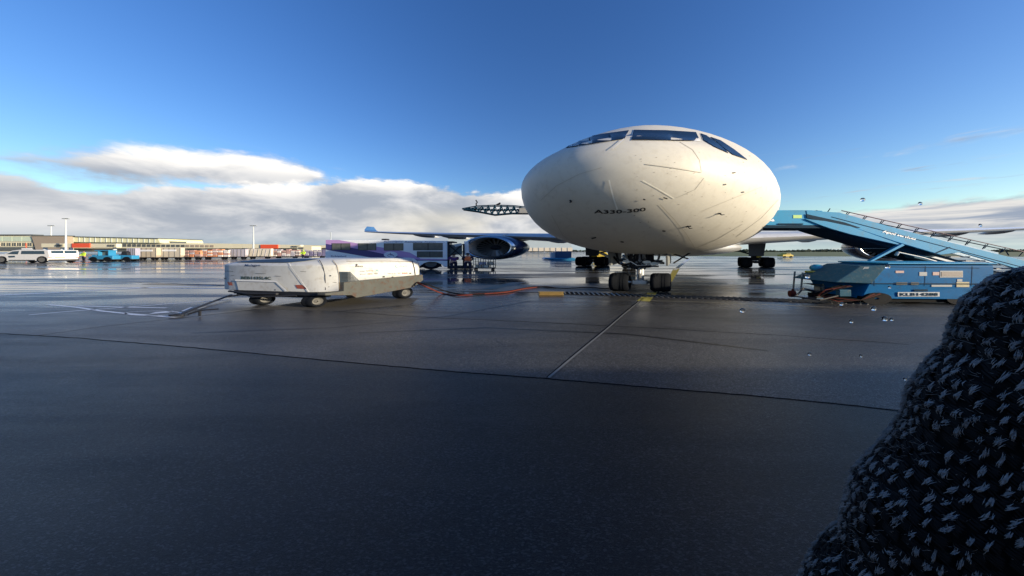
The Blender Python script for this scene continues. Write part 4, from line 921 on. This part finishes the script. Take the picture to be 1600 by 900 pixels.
# ------------------------------------------------------------------ WHITE VAN, far left
def van():
    Yr = 50.0; v = thing('white_van', 'white passenger van with tinted windows at the far left edge', 'van', G(60, 411))
    k = Yr/FP; Y0 = v.location.y
    # local: x along length (front = -x), y depth, z up ; lengths read off the picture
    def X(px): return (px-60)*Y0/FP
    def Z(py): return H+(YH-py)*Y0/FP
    side = [(X(74), Z(407.5)), (X(-34), Z(408)), (X(-36), Z(402)), (X(-20), Z(398)), (X(6), Z(397)), (X(18), Z(391.5)), (X(29), Z(390.3)), (X(64), Z(390.2)), (X(75), Z(391)), (X(77), Z(400))]
    b = MB().prism(side, 0, 4.4, 'y')
    # the rear swings round toward the camera's right: shear depth into +x
    fr = Fr(v.location, (1, 0, 0), (.27, .62, 0))
    body = b.build('body', M_van, v, fr=fr, bev=.08)
    def onside(poly, name, m, yy=-.04, par=v): return MB().prism([(X(a), Z(b_)) for a, b_ in poly], yy, yy+.03, 'y').build(name, m, par, fr=fr)
    onside([(34, 392), (69, 392), (70, 397), (33, 397)], 'side_window', M_vang)
    onside([(10, 397), (20, 392.8), (30, 392), (28, 397.4)], 'front_window', M_vang)
    for px in (66, 3): 
        for yy in (-.05, 4.0):
            f3 = Fr(v.location, (S*.62, 0, 0), (0, 1, 0)); off = fr.v((0, yy, 0)); xx = (X(px)+off.x)/(S*.62)
            t = MB().lathe([(-.12, .5), (-.12, .62), (.12, .62), (.12, .5)], (xx, off.y+.1, .62), 'y', 20, False).lathe([(-.10, .5), (-.06, .3), (-.1, .02)], (xx, off.y+.1, .62), 'y', 20).build('wheel', M_tyre, v, fr=f3, smooth=40)
            MB().lathe([(-.125, .42), (-.10, .3), (-.13, .02)], (xx, off.y+.1, .62), 'y', 20).build('hub', M_rim, t, fr=f3, smooth=40)
    onside([(14, 406), (55, 406), (55, 407.2), (14, 407.2)], 'side_trim', M_dark)
    onside([(13, 400), (23, 399.6), (24, 402), (14, 402.6)], 'door_logo', M_vang)
    onside([(24, 387.6), (40, 387.4), (42, 390), (24, 390)], 'roof_box', M_van, .8)
    def onrear(u0, u1, py0, py1, name, m, xo=.03):
        xx = X(75.5)+xo; z0, z1 = Z(py1), Z(py0)
        return MB().box(xx, xx+.04, u0, u1, z0, z1).build(name, m, v, fr=fr)
    onrear(.35, 2.1, 391.8, 396.8, 'rear_window', M_vang); onrear(2.25, 4.05, 391.8, 396.8, 'rear_window', M_vang)
    onrear(.02, .5, 398.6, 403.2, 'tail_lamp', M_lampr, .035); onrear(3.9, 4.38, 398.6, 403.2, 'tail_lamp', M_lampr, .035)
    onrear(.9, 2.3, 401, 403.2, 'number_plate', M_plate, .04); onrear(.0, 4.4, 405.5, 408, 'rear_bumper', M_dark, .06)
van()

# ------------------------------------------------------------------ tugs
def tug(px, py, label, cab):
    Y = FP*H/(py-YH); k = Y/FP; t = thing('baggage_tug', label, 'tug', G(px, py), 'blue baggage tugs by the cart train')
    L = lambda a: a*k
    f = Fr(t.location)
    MB().prism([(L(-19), L(3.2)), (L(19), L(3.2)), (L(19), L(9)), (L(4), L(9.5)), (L(-6), L(9)), (L(-19), L(7.5))], 0, 1.2, 'y').build('body', M_tug, t, fr=f, bev=.06)
    MB().box(L(-19.5), L(19.5), -.04, 1.24, L(2.2), L(3.6)).build('bumper', M_dark, t, fr=f)
    for x in (-11, 11):
        for y in (-.03, 1.0): MB().lathe([(-.15, .1), (-.15, .48), (.15, .48), (.15, .1)], (L(x)/1.6, y+.1, .48), 'y', 18, True).build('wheel', M_tyre, t, fr=Fr(t.location, (1.6, 0, 0)))
    if cab:
        for x in (-5, 11): MB().box(L(x), L(x+1), .05, 1.15, L(8.5), L(17)).build('roof_pillar', M_tug, t, fr=f)
        MB().box(L(-9), L(13), -.05, 1.25, L(16.6), L(17.8)).build('roof', M_tug, t, fr=f, bev=.04)
        MB().box(L(-4), L(11), .6, .64, L(9.5), L(16.6)).build('windscreen', M_win, t, fr=f)
    else:
        MB().prism([(L(-2), L(9)), (L(9), L(9)), (L(8), L(14)), (L(5), L(16)), (L(0), L(15))], .3, .9, 'y').build('seat', M_dark, t, fr=f, bev=.05)
        MB().tube([(L(-6), 1, L(9)), (L(-4), 1, L(15))], .05).build('steering_column', M_dark, t, fr=f)
    MB().box(L(-16), L(-9), .2, 1.0, L(7.8), L(10.5)).build('equipment_box', M_tug, t, fr=f, bev=.04)
tug(157, 408.6, 'blue baggage tug with a roofed cab, next to the white van', True)
tug(187, 408.2, 'open blue baggage tug in front of the lavender cart', False)

# ------------------------------------------------------------------ baggage cart train
def cart(px0, px1, py, hpx, kind, col, label, sign=False):
    Y = FP*H/(py-YH); k = Y/FP; wd = (px1-px0)*k; hh = hpx*k
    o = thing('baggage_cart', label, 'baggage cart', G((px0+px1)/2, py), 'baggage carts in the long train')
    f = Fr(o.location); w2 = wd/2-.12
    MB().box(-w2, w2, 0, .9, .48, .66).build('chassis', M_dark, o, fr=f)
    for x in (-w2*.62, w2*.62): 
        for y in (.1, .75): MB().lathe([(-.1, .04), (-.1, .3), (.1, .3), (.1, .04)], (x/1.5, y, .3), 'y', 14, True).build('wheel', M_tyre, o, fr=Fr(o.location, (1.5, 0, 0)))
    MB().tube([(-w2, .45, .5), (-w2-.5, .45, .4)], .05, 5).build('drawbar', M_dark, o, fr=f)
    if kind == 'box':
        MB().prism([(-w2, .66), (w2*.86, .66), (w2, 1.1), (w2, hh*.93), (w2*.97, hh), (-w2, hh)], 0, .9, 'y').build('curtain_box', col, o, fr=f, bev=.04)
        for i in range(5):
            x = -w2+2*w2*i/4; MB().tube([(x*.98, -.04, .66), (x*.98, -.04, hh*.98)], .035, 5).build('frame_post', M_rim, o, fr=f)
        if sign: MB().box(-w2*.6, w2*.62, -.07, -.03, hh*.70, hh*.84).build('sign', M_text, o, fr=f)
    elif kind == 'uld':
        n = 2
        for i in range(n):
            x0 = -w2+2*w2*i/n+.05; x1 = -w2+2*w2*(i+1)/n-.05
            MB().prism([(x0, .9), (x0+.15, .68), (x1-.15, .68), (x1, .9), (x1, hh), (x0, hh)], .05, .85, 'y').build('container', col, o, fr=f, bev=.04)
            for j in range(3): MB().tube([(x0+(x1-x0)*(j+.5)/3, 0, .75), (x0+(x1-x0)*(j+.9)/3, 0, hh-.1)], .04, 4).build('container_strap', M_lav if j % 2 else M_gtext, o, fr=f)
    else:
        ld = [MB() for _ in col]; rng = random.Random(int(px0))
        nx = max(3, int(wd/1.25))
        for i in range(nx):
            z = .68
            while z < hh-.35:
                h2 = rng.uniform(.28, .5); a = -w2+2*w2*i/nx; b = a+2*w2/nx-rng.uniform(.05, .3); y = rng.uniform(0, .15)
                ld[rng.randrange(len(ld))].box(a+rng.uniform(0, .15), b, y, .8, z, min(z+h2-.03, hh)); z += h2
        for m_, c in zip(ld, col):
            if m_.v: o2 = m_.build('luggage', c, o, fr=f, bev=.03); o2['kind'] = 'stuff'
        for x in (-w2, w2): MB().tube([(x, .05, .6), (x, .05, hh)], .04, 5).tube([(x, 0.85, .6), (x, 0.85, hh)], .04, 5).tube([(x, .05, hh), (x, 0.85, hh)], .04, 5).build('end_frame', M_rim, o, fr=f)
c_or = mat('bag_orange', (.62,.27,.14), .7, var=.2); c_pk = mat('bag_pink', (.48,.30,.27), .7, var=.2); c_br = mat('bag_brown', (.25,.18,.16), .7, var=.2); c_gy = mat('bag_grey', (.42,.40,.45), .7, var=.2); c_pu = mat('bag_purple', (.20,.18,.30), .7, var=.2); c_wh = mat('bag_white', (.75,.70,.66), .6, var=.1)
cart(197, 212, 406.8, 19, 'box', M_lav, 'narrow lavender-grey curtained cart hitched behind the open tug')
cart(213, 245, 406.2, 19, 'box', M_tan, 'tan curtained baggage cart with pale sign, nearer the tugs', True)
cart(246, 283, 406.0, 19, 'box', mat('sand_curtain', (.52,.47,.38), .8, var=.1), 'sand coloured baggage cart with slanting end and pale sign', True)
cart(285, 313, 405.6, 16, 'bags', [c_br, c_pk, c_gy, c_or], 'open cart of brown and pink luggage beside the sand coloured cart')
cart(314, 357, 405.2, 16.5, 'bags', [c_or, c_or, c_pk, c_wh], 'open cart piled with bright orange luggage')
cart(358, 384, 404.8, 15.5, 'box', mat('lilac_curtain', (.42,.40,.46), .7, var=.2), 'lilac curtained cart between orange luggage and cream containers')
cart(385, 424, 404.4, 16, 'uld', M_cream, 'cart with two cream strapped air freight containers')
cart(425, 468, 404.0, 14.5, 'bags', [c_pk, c_br, c_gy, c_pk, c_wh], 'open cart of pink and brown luggage right of the cream containers')
cart(469, 510, 403.8, 14.5, 'bags', [c_pu, c_gy, c_pu], 'open cart of purple-grey luggage next to the bus')

# ------------------------------------------------------------------ terminal buildings
TY0 = 210.0
def bldg(name, label, x0, x1, ytop, ybot, Y, dep, m, cat='building'):
    b = thing(name, label, cat, W((x0+x1)/2, YH, Y)*1); b.location.z = 0; ROOTLOC[b.name] = Vector(b.location); return b
def px_part(b, poly, Y, dep, m, name, par=None, **kw): return slab(poly, Y, dep).build(name, m, par or b, **kw)
b1_ = bldg('terminal_hall', 'glazed cream airport hall at the far left behind the van', -60, 52, 368, 394, TY0, 30, None)
px_part(b1_, [(-160, 366.8), (50, 368.3), (54, 393.5), (-160, 393.5)], TY0, 4, M_terw, 'wall')
for i in range(7):
    x = -58+i*15.5; px_part(b1_, rect(x, 369.6, x+14.6, 377), TY0-.3, .2, M_terg, 'glass_panel')
px_part(b1_, rect(-160, 366.2, 51, 367.6), TY0-1, 5, M_terd, 'roof_edge')
for i in range(14):
    x = -60+i*8.2; f = px_part(b1_, rect(x, 379.4, x+6.4, 384.4), TY0-.3, .2, M_terd, 'window')
    px_part(b1_, rect(x+2.9, 379.4, x+3.4, 384.4), TY0-.5, .15, M_terw, 'mullion', f)
px_part(b1_, rect(-160, 386, 53, 392), TY0-.4, .3, M_terd, 'ground_floor_glazing')
b2_ = bldg('stair_tower', 'blank taupe tower block between the cream halls', 50, 106, 368, 394, TY0, 20, None)
px_part(b2_, [(49, 368.4), (105, 369.2), (106, 393.5), (57, 393.5)], TY0-1.5, 3, M_tert, 'wall')
px_part(b2_, rect(48.6, 367.8, 105.6, 368.8), TY0-1.8, 3.6, M_terd, 'roof_edge')
b3_ = bldg('long_hall', 'long cream hall with sloping pale glass roof left of centre', 105, 250, 369, 394, TY0, 30, None)
px_part(b3_, [(104, 378), (340, 380.4), (510, 383.4), (510, 386.8), (500, 388), (104, 388)], TY0+4, 14, M_terw, 'pier_wall')
px_part(b3_, [(104, 369.6), (247, 372.8), (250, 379.4), (104, 378)], TY0+2, 30, mat('pale_yellow_glass', (.70,.70,.46), .3, var=.1, scale=.2), 'glass_roof')
for i in range(17):
    x = 106+i*8.45; px_part(b3_, rect(x, 370.2+i*.19, x+.4, 378+i*.08), TY0+1.6, .3, M_pole, 'roof_rib')
px_part(b3_, [(104, 368.9), (247, 372.1), (247, 372.8), (104, 369.6)], TY0+1, 31, M_terd, 'roof_edge')
px_part(b3_, [(249, 374), (257, 374), (259, 380), (250, 380)], TY0+8, 10, M_terd, 'plant_room'); px_part(b3_, rect(258.5, 377, 268, 380.5), TY0+8, 10, M_terd, 'plant_room')
for i in range(20):
    x = 184+i*7.6; y = 381.2+i*.10
    px_part(b3_, rect(x, y, x+5.4, y+4.2-i*.06), TY0+3.7, .2, M_terd if i < 14 else M_tert, 'window')
px_part(b3_, [(104, 388), (510, 388), (510, 393.4), (104, 393.4)], TY0+6, 8, M_terd, 'undercroft')
def bridge(x0, x1, y0, y1, bx0, bx1, label):
    b = bldg('boarding_bridge', label, x0, x1, y0, y1, TY0-40, 6, None)
    px_part(b, rect(x0, y0, x1, y1), TY0-40, 2.4, M_terw, 'tunnel', bev=.2)
    px_part(b, rect(bx0, y0-.4, bx1, y1+.2), TY0-40.6, .4, M_orange, 'banner')
    px_part(b, rect(x0+3, y1, x0+4.4, 394.6), TY0-38, 1.5, M_pole, 'support_column'); px_part(b, rect(x1-6, y1, x1-4.6, 394.6), TY0-38, 1.5, M_pole, 'support_column')
    for i in range(3): px_part(b, rect(x1-14+i*4, y0+1.6, x1-12+i*4, y1-1.6), TY0-40.5, .3, M_terd, 'window')
bridge(104, 182, 380.6, 386.8, 112, 140, 'cream boarding bridge with orange banner left of the long hall')
bridge(378, 470, 382.6, 388, 407, 434, 'cream boarding bridge with orange banner behind the cart train')
bridge(64, 100, 380.4, 386.6, 40, 40.2, 'small cream boarding bridge in front of the taupe tower')
b4_ = bldg('pier_annex', 'small cream annex at the end of the pier near the bus', 464, 490, 384, 394, TY0-50, 8, None)
px_part(b4_, rect(464, 385, 487, 393.8), TY0-50, 8, M_terw, 'wall'); px_part(b4_, rect(466, 386.6, 474, 388.6), TY0-50.3, .2, M_terd, 'window')
# light masts
def mast(px, ytop, ybot, Y, label):
    m_ = thing('light_mast', label, 'light mast', ((px-800)*Y/FP, Y, 0), 'floodlight masts over the apron'); k = Y/FP; hgt = H+(YH-ytop)*k
    f = Fr(m_.location)
    MB().tube([(0, 0, 0), (0, 0, hgt)], [1.5*k, .55*k], 8).build('pole', M_pole, m_, fr=f)
    MB().box(-5*k, 5*k, -.3, .3, hgt, hgt+.5*k).build('cross_arm', M_pole, m_, fr=f)
    for i in range(4): MB().box((-4.6+i*2.7)*k, (-3.4+i*2.7)*k, -.5, .3, hgt-.7*k, hgt).build('lamp_head', M_terd, m_, fr=f)
mast(103, 341.5, 394, 165, 'tall floodlight mast rising behind the first orange banner')
mast(80, 352.5, 394, 240, 'faint shorter floodlight mast behind the taupe tower')
mast(396, 352.5, 394, 150, 'floodlight mast rising behind the cream freight containers')

# hangars and loaders behind the wing
hg = bldg('hangar', 'long low pale blue hangar seen under the left wing', 800, 900, 372, 394, 260, 30, None)
px_part(hg, [(700, 372), (893, 372.6), (893, 392.5), (700, 392.5)], 300, 30, M_conc, 'wall')
px_part(hg, rect(700, 371.2, 894, 372.4), 299, 32, M_pole, 'roof_edge')
for i in range(9): px_part(hg, rect(815+i*9, 387, 822.5+i*9, 392.4), 299.5, .3, M_cream, 'door')
ld_ = thing('cargo_loader', 'dark blue cargo loader standing behind the left engine', 'loader', G(880, 406))
LY = ld_.location.y
slab(rect(868, 392.6, 893, 403), LY, 4).build('cabin', mat('loader_navy', (.02,.07,.16), .4), ld_, bev=.1)
slab([(852, 403), (898, 403), (900, 406.2), (850, 405.4)], LY-.2, 5).build('platform', M_tug, ld_, bev=.05)
slab(rect(861, 394.5, 867.5, 403), LY+.5, 2).build('lift_mast', M_pole, ld_)
for x in (858, 890): slab(rect(x, 405, x+6, 407), LY, .5).build('wheel', M_tyre, ld_, bev=.1)
yl = thing('yellow_loader', 'yellow service vehicle glimpsed behind the left main gear', 'vehicle', G(935, 405))
YY = yl.location.y
slab([(926, 397), (931, 392), (944, 392), (950, 397), (950, 402), (926, 402)], YY, 3).build('body', M_yel, yl, bev=.1)
slab(rect(932, 393, 943, 396), YY-.05, .04).build('windscreen', M_win, yl)
for x in (928, 943): slab(rect(x, 401.5, x+5, 405), YY, .5).build('wheel', M_tyre, yl, bev=.1)
yv = thing('airfield_car', 'small yellow airfield car on the far grass right of the main gear', 'car', G(1231, 402))
YY = yv.location.y
slab([(1223, 398), (1227, 397.6), (1229, 395.6), (1235, 395.6), (1237, 397.8), (1240, 398.4), (1240, 401), (1223, 401)], YY, 2).build('body', M_yel, yv, bev=.1)
slab([(1228, 397.4), (1229.6, 396.1), (1234.4, 396.1), (1235.8, 397.4)], YY-.04, .05).build('window', M_win, yv)
for x in (1225, 1235): slab(rect(x, 400, x+3, 402), YY-.05, .4).build('wheel', M_tyre, yv)
bc = thing('blue_tow_tractor', 'small bright blue tractor seen behind the nose gear', 'tractor', G(986, 420))
YY = bc.location.y
slab(rect(974, 404, 994, 413), YY, 3).build('body', M_tug, bc, bev=.08)
slab(rect(983, 398, 993, 405), YY+.2, 2.2).build('cab', M_tug, bc, bev=.08)
slab(rect(985, 399, 992, 403), YY+.16, .04).build('windscreen', M_win, bc)
for x in (975, 987): slab([(x, 413), (x+2, 411), (x+5, 411), (x+7, 413), (x+7, 418), (x+5, 420), (x+2, 420), (x, 418)], YY-.1, .6).build('wheel', M_tyre, bc, bev=.05)

# lattice boom beyond the aircraft on the left
LB = 85.0
bm_ = thing('lattice_boom', 'dark lattice truss boom tapering to a point left of the airliner nose', 'boom', (W(985, YH, LB).x, LB, 0))
up_ = [(722, 326), (745, 321.8), (775, 320.4), (805, 321.5), (830, 324.5), (860, 326), (985, 326)]; lo_ = [(722, 326.5), (745, 329.8), (773, 335.2), (800, 332.8), (830, 333), (860, 333), (985, 333)]
for yy in (LB, LB+2.4):
    MB().tube([W(x, y, LB)+Vector((0, yy-LB, 0)) for x, y in up_], .17, 5).build('upper_chord', M_bluedk, bm_)
    MB().tube([W(x, y, LB)+Vector((0, yy-LB, 0)) for x, y in lo_], .17, 5).build('lower_chord', M_bluedk, bm_)
for i in range(24):
    x = 728+i*5.0; a = interp(up_, x); b = interp(lo_, x); x2 = x+5; a2 = interp(up_, x2); b2 = interp(lo_, x2)
    for yy in (0, 2.4):
        p, q_ = (W(x, a, LB), W(x2, b2, LB)) if i % 2 else (W(x, b, LB), W(x2, a2, LB))
        MB().tube([p+Vector((0, yy, 0)), q_+Vector((0, yy, 0))], .16, 4).build('brace', M_bluedk, bm_)
    MB().tube([W(x, (a+b)/2, LB), W(x, (a+b)/2, LB)+Vector((.8, 2.4, 0))], .3, 4).build('cross_tie', M_bluedk, bm_)
slab(rect(811, 325, 835, 333), LB-.3, 3).build('machinery_box', mat('boom_grey', (.28,.28,.27), .5), bm_, bev=.1)
MB().tube([W(744.5, 321.5, LB), W(744, 318, LB), W(746, 316, LB), W(743.5, 312.5, LB)], .22, 5).build('beacon_mast', M_dark, bm_)
MB().tube([W(776, 320.5, LB), W(782, 317.3, LB)], .3, 5).build('guide_arm', M_dark, bm_)
MB().tube([(bm_.location.x, LB+1, 0), (bm_.location.x, LB+1, W(0, 326, LB).z)], .6, 8).build('tower_mast', M_dark, bm_)

# ------------------------------------------------------------------ grass and tree line
struct('grass_field', MB().add([G(1030, 400.3, .01), G(1900, 401.5, .01), (3400, 900, .01), (3400, 3400, .01), (600, 3400, .01), G(1010, 395.0, .01)], [(0,1,2,3,4,5)]), M_grass, 'far green airfield grass')
tl_ = MB(); rng = random.Random(3)
for i in range(900):
    x = rng.uniform(250, 1250); y = rng.uniform(560, 620); hgt = rng.uniform(3.0, 5.6)*(1+.25*math.sin(x*.03)); r = rng.uniform(2, 6)
    n = 5; cs = [(x+r*math.cos(2*math.pi*k/n+rng.random()), y+r*.5*math.sin(2*math.pi*k/n), hgt*rng.uniform(.3, .75)) for k in range(n)]
    tl_.add([(x, y, hgt)]+cs+[(x, y, 0)], [(0, k+1, (k+1) % n+1) for k in range(n)]+[(n+1, (k+1) % n+1, k+1) for k in range(n)])
tag(tl_.build('far_trees', M_tree), 'low dark tree line on the horizon at right', 'trees', kind='stuff')
tl2 = MB()
for i in range(500):
    x = rng.uniform(-420, 330); y = rng.uniform(560, 620); hgt = rng.uniform(3.0, 5.0); r = rng.uniform(2, 6); n = 5
    cs = [(x+r*math.cos(2*math.pi*k/n+rng.random()), y+r*.5*math.sin(2*math.pi*k/n), hgt*rng.uniform(.3, .75)) for k in range(n)]
    tl2.add([(x, y, hgt)]+cs+[(x, y, 0)], [(0, k+1, (k+1) % n+1) for k in range(n)]+[(n+1, (k+1) % n+1, k+1) for k in range(n)])
tag(tl2.build('far_trees', M_tree), 'low dark tree line on the horizon left of the nose gear', 'trees', kind='stuff')

# ------------------------------------------------------------------ the knitted sleeve at the right edge
KY = .52; KR = .17
lefts = [(396, 1760), (405, 1660), (418, 1592), (432, 1545), (465, 1500), (500, 1481), (540, 1468), (570, 1438), (610, 1411), (650, 1403), (700, 1366), (745, 1326), (790, 1313), (830, 1305), (855, 1276), (880, 1258), (900, 1248), (950, 1230), (1010, 1225)]
def kl(py): return interp(lefts, py)
KX = {}
def kx0(py):
    """left end of the slice at this height so that its outline falls where the sleeve's edge is"""
    q_ = round(py, 1)
    if q_ not in KX:
        tgt = (kl(py)+13-800)/FP; ry = KRY(py); x0 = tgt*KY
        for _ in range(30):
            m_ = min((x0+.62-.62*math.cos(p_))/(KY+.02-ry*math.sin(p_)) for p_ in [-1.2+.04*i for i in range(40)])
            x0 += (tgt-m_)*KY*.8
        ys = min(((x0+.62-.62*math.cos(p_))/(KY+.02-ry*math.sin(p_)), KY+.02-ry*math.sin(p_)) for p_ in [-1.2+.04*i for i in range(40)])[1]
        KX[q_] = (x0, ys)
    return KX[q_]
def KRY(py): return KR*(.35+.65*math.sqrt(max(0, min(1, (py-392)/60.0))))
def ksurf(phi, py, off=0.0):
    ry = KRY(py); x0, ys = kx0(py)
    return Vector((x0+.62-(.62+off)*math.cos(phi), KY+.02-(ry+off)*math.sin(phi), H-(py-YH)*ys/FP))
per = thing('person', 'person in a thick black knitted sweater with grey flecks filling the lower right corner', 'person', ksurf(R(90), 700)+Vector((.2, .1, -.4)))
rings = []
for i in range(60):
    py = 396+(1120-396)*i/59; rings.append([ksurf(2*math.pi*k/96, py) for k in range(96)])
MB().loft(rings).build('sweater', M_knit, per, smooth=60)
yarn = MB(); fl = MB(); rng = random.Random(11)
def capsule(mb, p, q, r, n=5):
    d_ = q-p; mb.tube([p, p+d_*.2, p+d_*.5, p+d_*.8, q], [r*.35, r*.85, r, r*.8, r*.25], n)
py = 404; row = 0
while py < 1010:
    phi = -.75; cells = []
    while phi < 2.0:
        v_ = ksurf(phi, py); px = 800+v_.x*FP/v_.y
        if px < 1640: cells.append(phi)
        phi += (.0185/max(.07, math.hypot(.62*math.sin(phi), KRY(py)*math.cos(phi))))
    for i, phi in enumerate(cells):
        dph = (cells[i+1]-phi) if i+1 < len(cells) else .03
        ph = phi+(row % 2)*dph*.5+rng.uniform(-.22, .22)*dph; pj = py+rng.uniform(-3.5, 3.5)+2.5*math.sin(ph*7+row)
        # plied dark yarn: the two legs of each stitch, several strands each
        for sgn in (1, -1):
            for st_ in range(3):
                o_ = st_*3.0-3.0
                a = ksurf(ph-.15*dph*sgn, pj-6+o_, .003); b = ksurf(ph+.85*dph, pj+3*sgn+o_, .006)
                capsule(yarn, a, b, rng.uniform(.0020, .0030))
        if rng.random() < .84:
            # a tuft of pale fibres curling up out of the stitch
            L_ = rng.uniform(3.5, 9.5); lean = rng.uniform(-.12, .38); fat = rng.uniform(.4, .9)
            for _ in range(rng.randint(12, 22)):
                u0 = rng.gauss(0, .13)*fat; v0 = rng.gauss(0, 2.2)
                p0 = ksurf(ph+u0*dph, pj+L_*.5+v0, .006); p1 = ksurf(ph+(u0+lean*.35)*dph, pj+v0, .0115+rng.uniform(-.002, .002)); p2 = ksurf(ph+(u0+lean*rng.uniform(-.2, 1.1))*dph, pj-L_*.5+v0, .008)
                fl.tube([p0, p1, p2], [.0003, rng.uniform(.0004, .0009), .0002], 3, False)
            for _ in range(2): capsule(fl, ksurf(ph+rng.uniform(-.1, .1)*dph, pj+L_*.3, .006), ksurf(ph+lean*.4*dph, pj-L_*.25, .0085), rng.uniform(.0009, .0019)*fat*1.3, 4)
    py += 15.5; row += 1
yarn.build('knit_stitches', M_yarn, per, smooth=60)['kind'] = 'stuff'
fl.build('wool_flecks', M_fleck, per)['kind'] = 'stuff'
fz = MB()
for i in range(2600):
    py = rng.uniform(410, 900); phi = rng.gauss(-.35, .3) if rng.random() < .7 else rng.uniform(-.3, 1.7)
    a = ksurf(phi, py, .003); d_ = (ksurf(phi, py, .02)-ksurf(phi, py, 0)).normalized()
    t_ = Vector((rng.uniform(-1, 1), rng.uniform(-1, 1), rng.uniform(-1, 1)))
    b = a+d_*rng.uniform(.003, .009)+t_*.004; c = b+t_*rng.uniform(.003, .008)+d_*.002; s2 = Vector((0, 0, .00035))
    fz.add([a-s2, a+s2, b+s2, b-s2, c], [(0, 1, 2, 3), (3, 2, 4)])
fz.build('wool_fuzz', M_fleck, per)['kind'] = 'stuff'

# ------------------------------------------------------------------ raindrops clinging to the outside of the cabin window
DY = .75
for x, y, r, lb in [(1348, 312, 4.6, 'raindrop high in the blue sky above the stairs'), (1160, 485, 5.5, 'raindrop over dark tarmac below the right main gear'), (1330, 502, 4.5, 'raindrop over tarmac below the blue unit, left one'),
                    (1382, 498, 6.0, 'larger raindrop over tarmac below the blue unit'), (1393, 499, 4.0, 'small raindrop touching the larger one below the blue unit'), (1315, 475, 4.0, 'slanting raindrop at the hoses of the blue unit'), (1365, 482, 5.5, 'raindrop at the foot of the blue unit'),
                    (1262, 432, 5.0, 'raindrop in front of the equipment trolley'), (1387, 417, 5.0, 'raindrop on the top edge of the blue unit'), (1390, 449, 3.0, 'tiny raindrop on the middle of the blue unit'),
                    (1265, 553, 4.0, 'dark raindrop over tarmac, left of a close pair'), (1345, 556, 3.5, 'dark raindrop over tarmac left of the sleeve'), (1414, 592, 3.5, 'raindrop beside the edge of the sleeve'), (1532, 352, 3.5, 'raindrop just above the right wing'), (1438, 318, 4.0, 'faint raindrop in the cloud right of the stairs')]:
    p = W(x, y, DY); k = DY/FP
    o = MB().ball((0, 0, 0), r*k*.85, r*k*.3, r*k*.66, 16, 10).build('raindrop', M_drop, smooth=80); o.location = p
    o.rotation_euler = (0, rng.uniform(-.5, .5), 0)
    tag(o, lb, 'raindrop', 'raindrops on the cabin window')
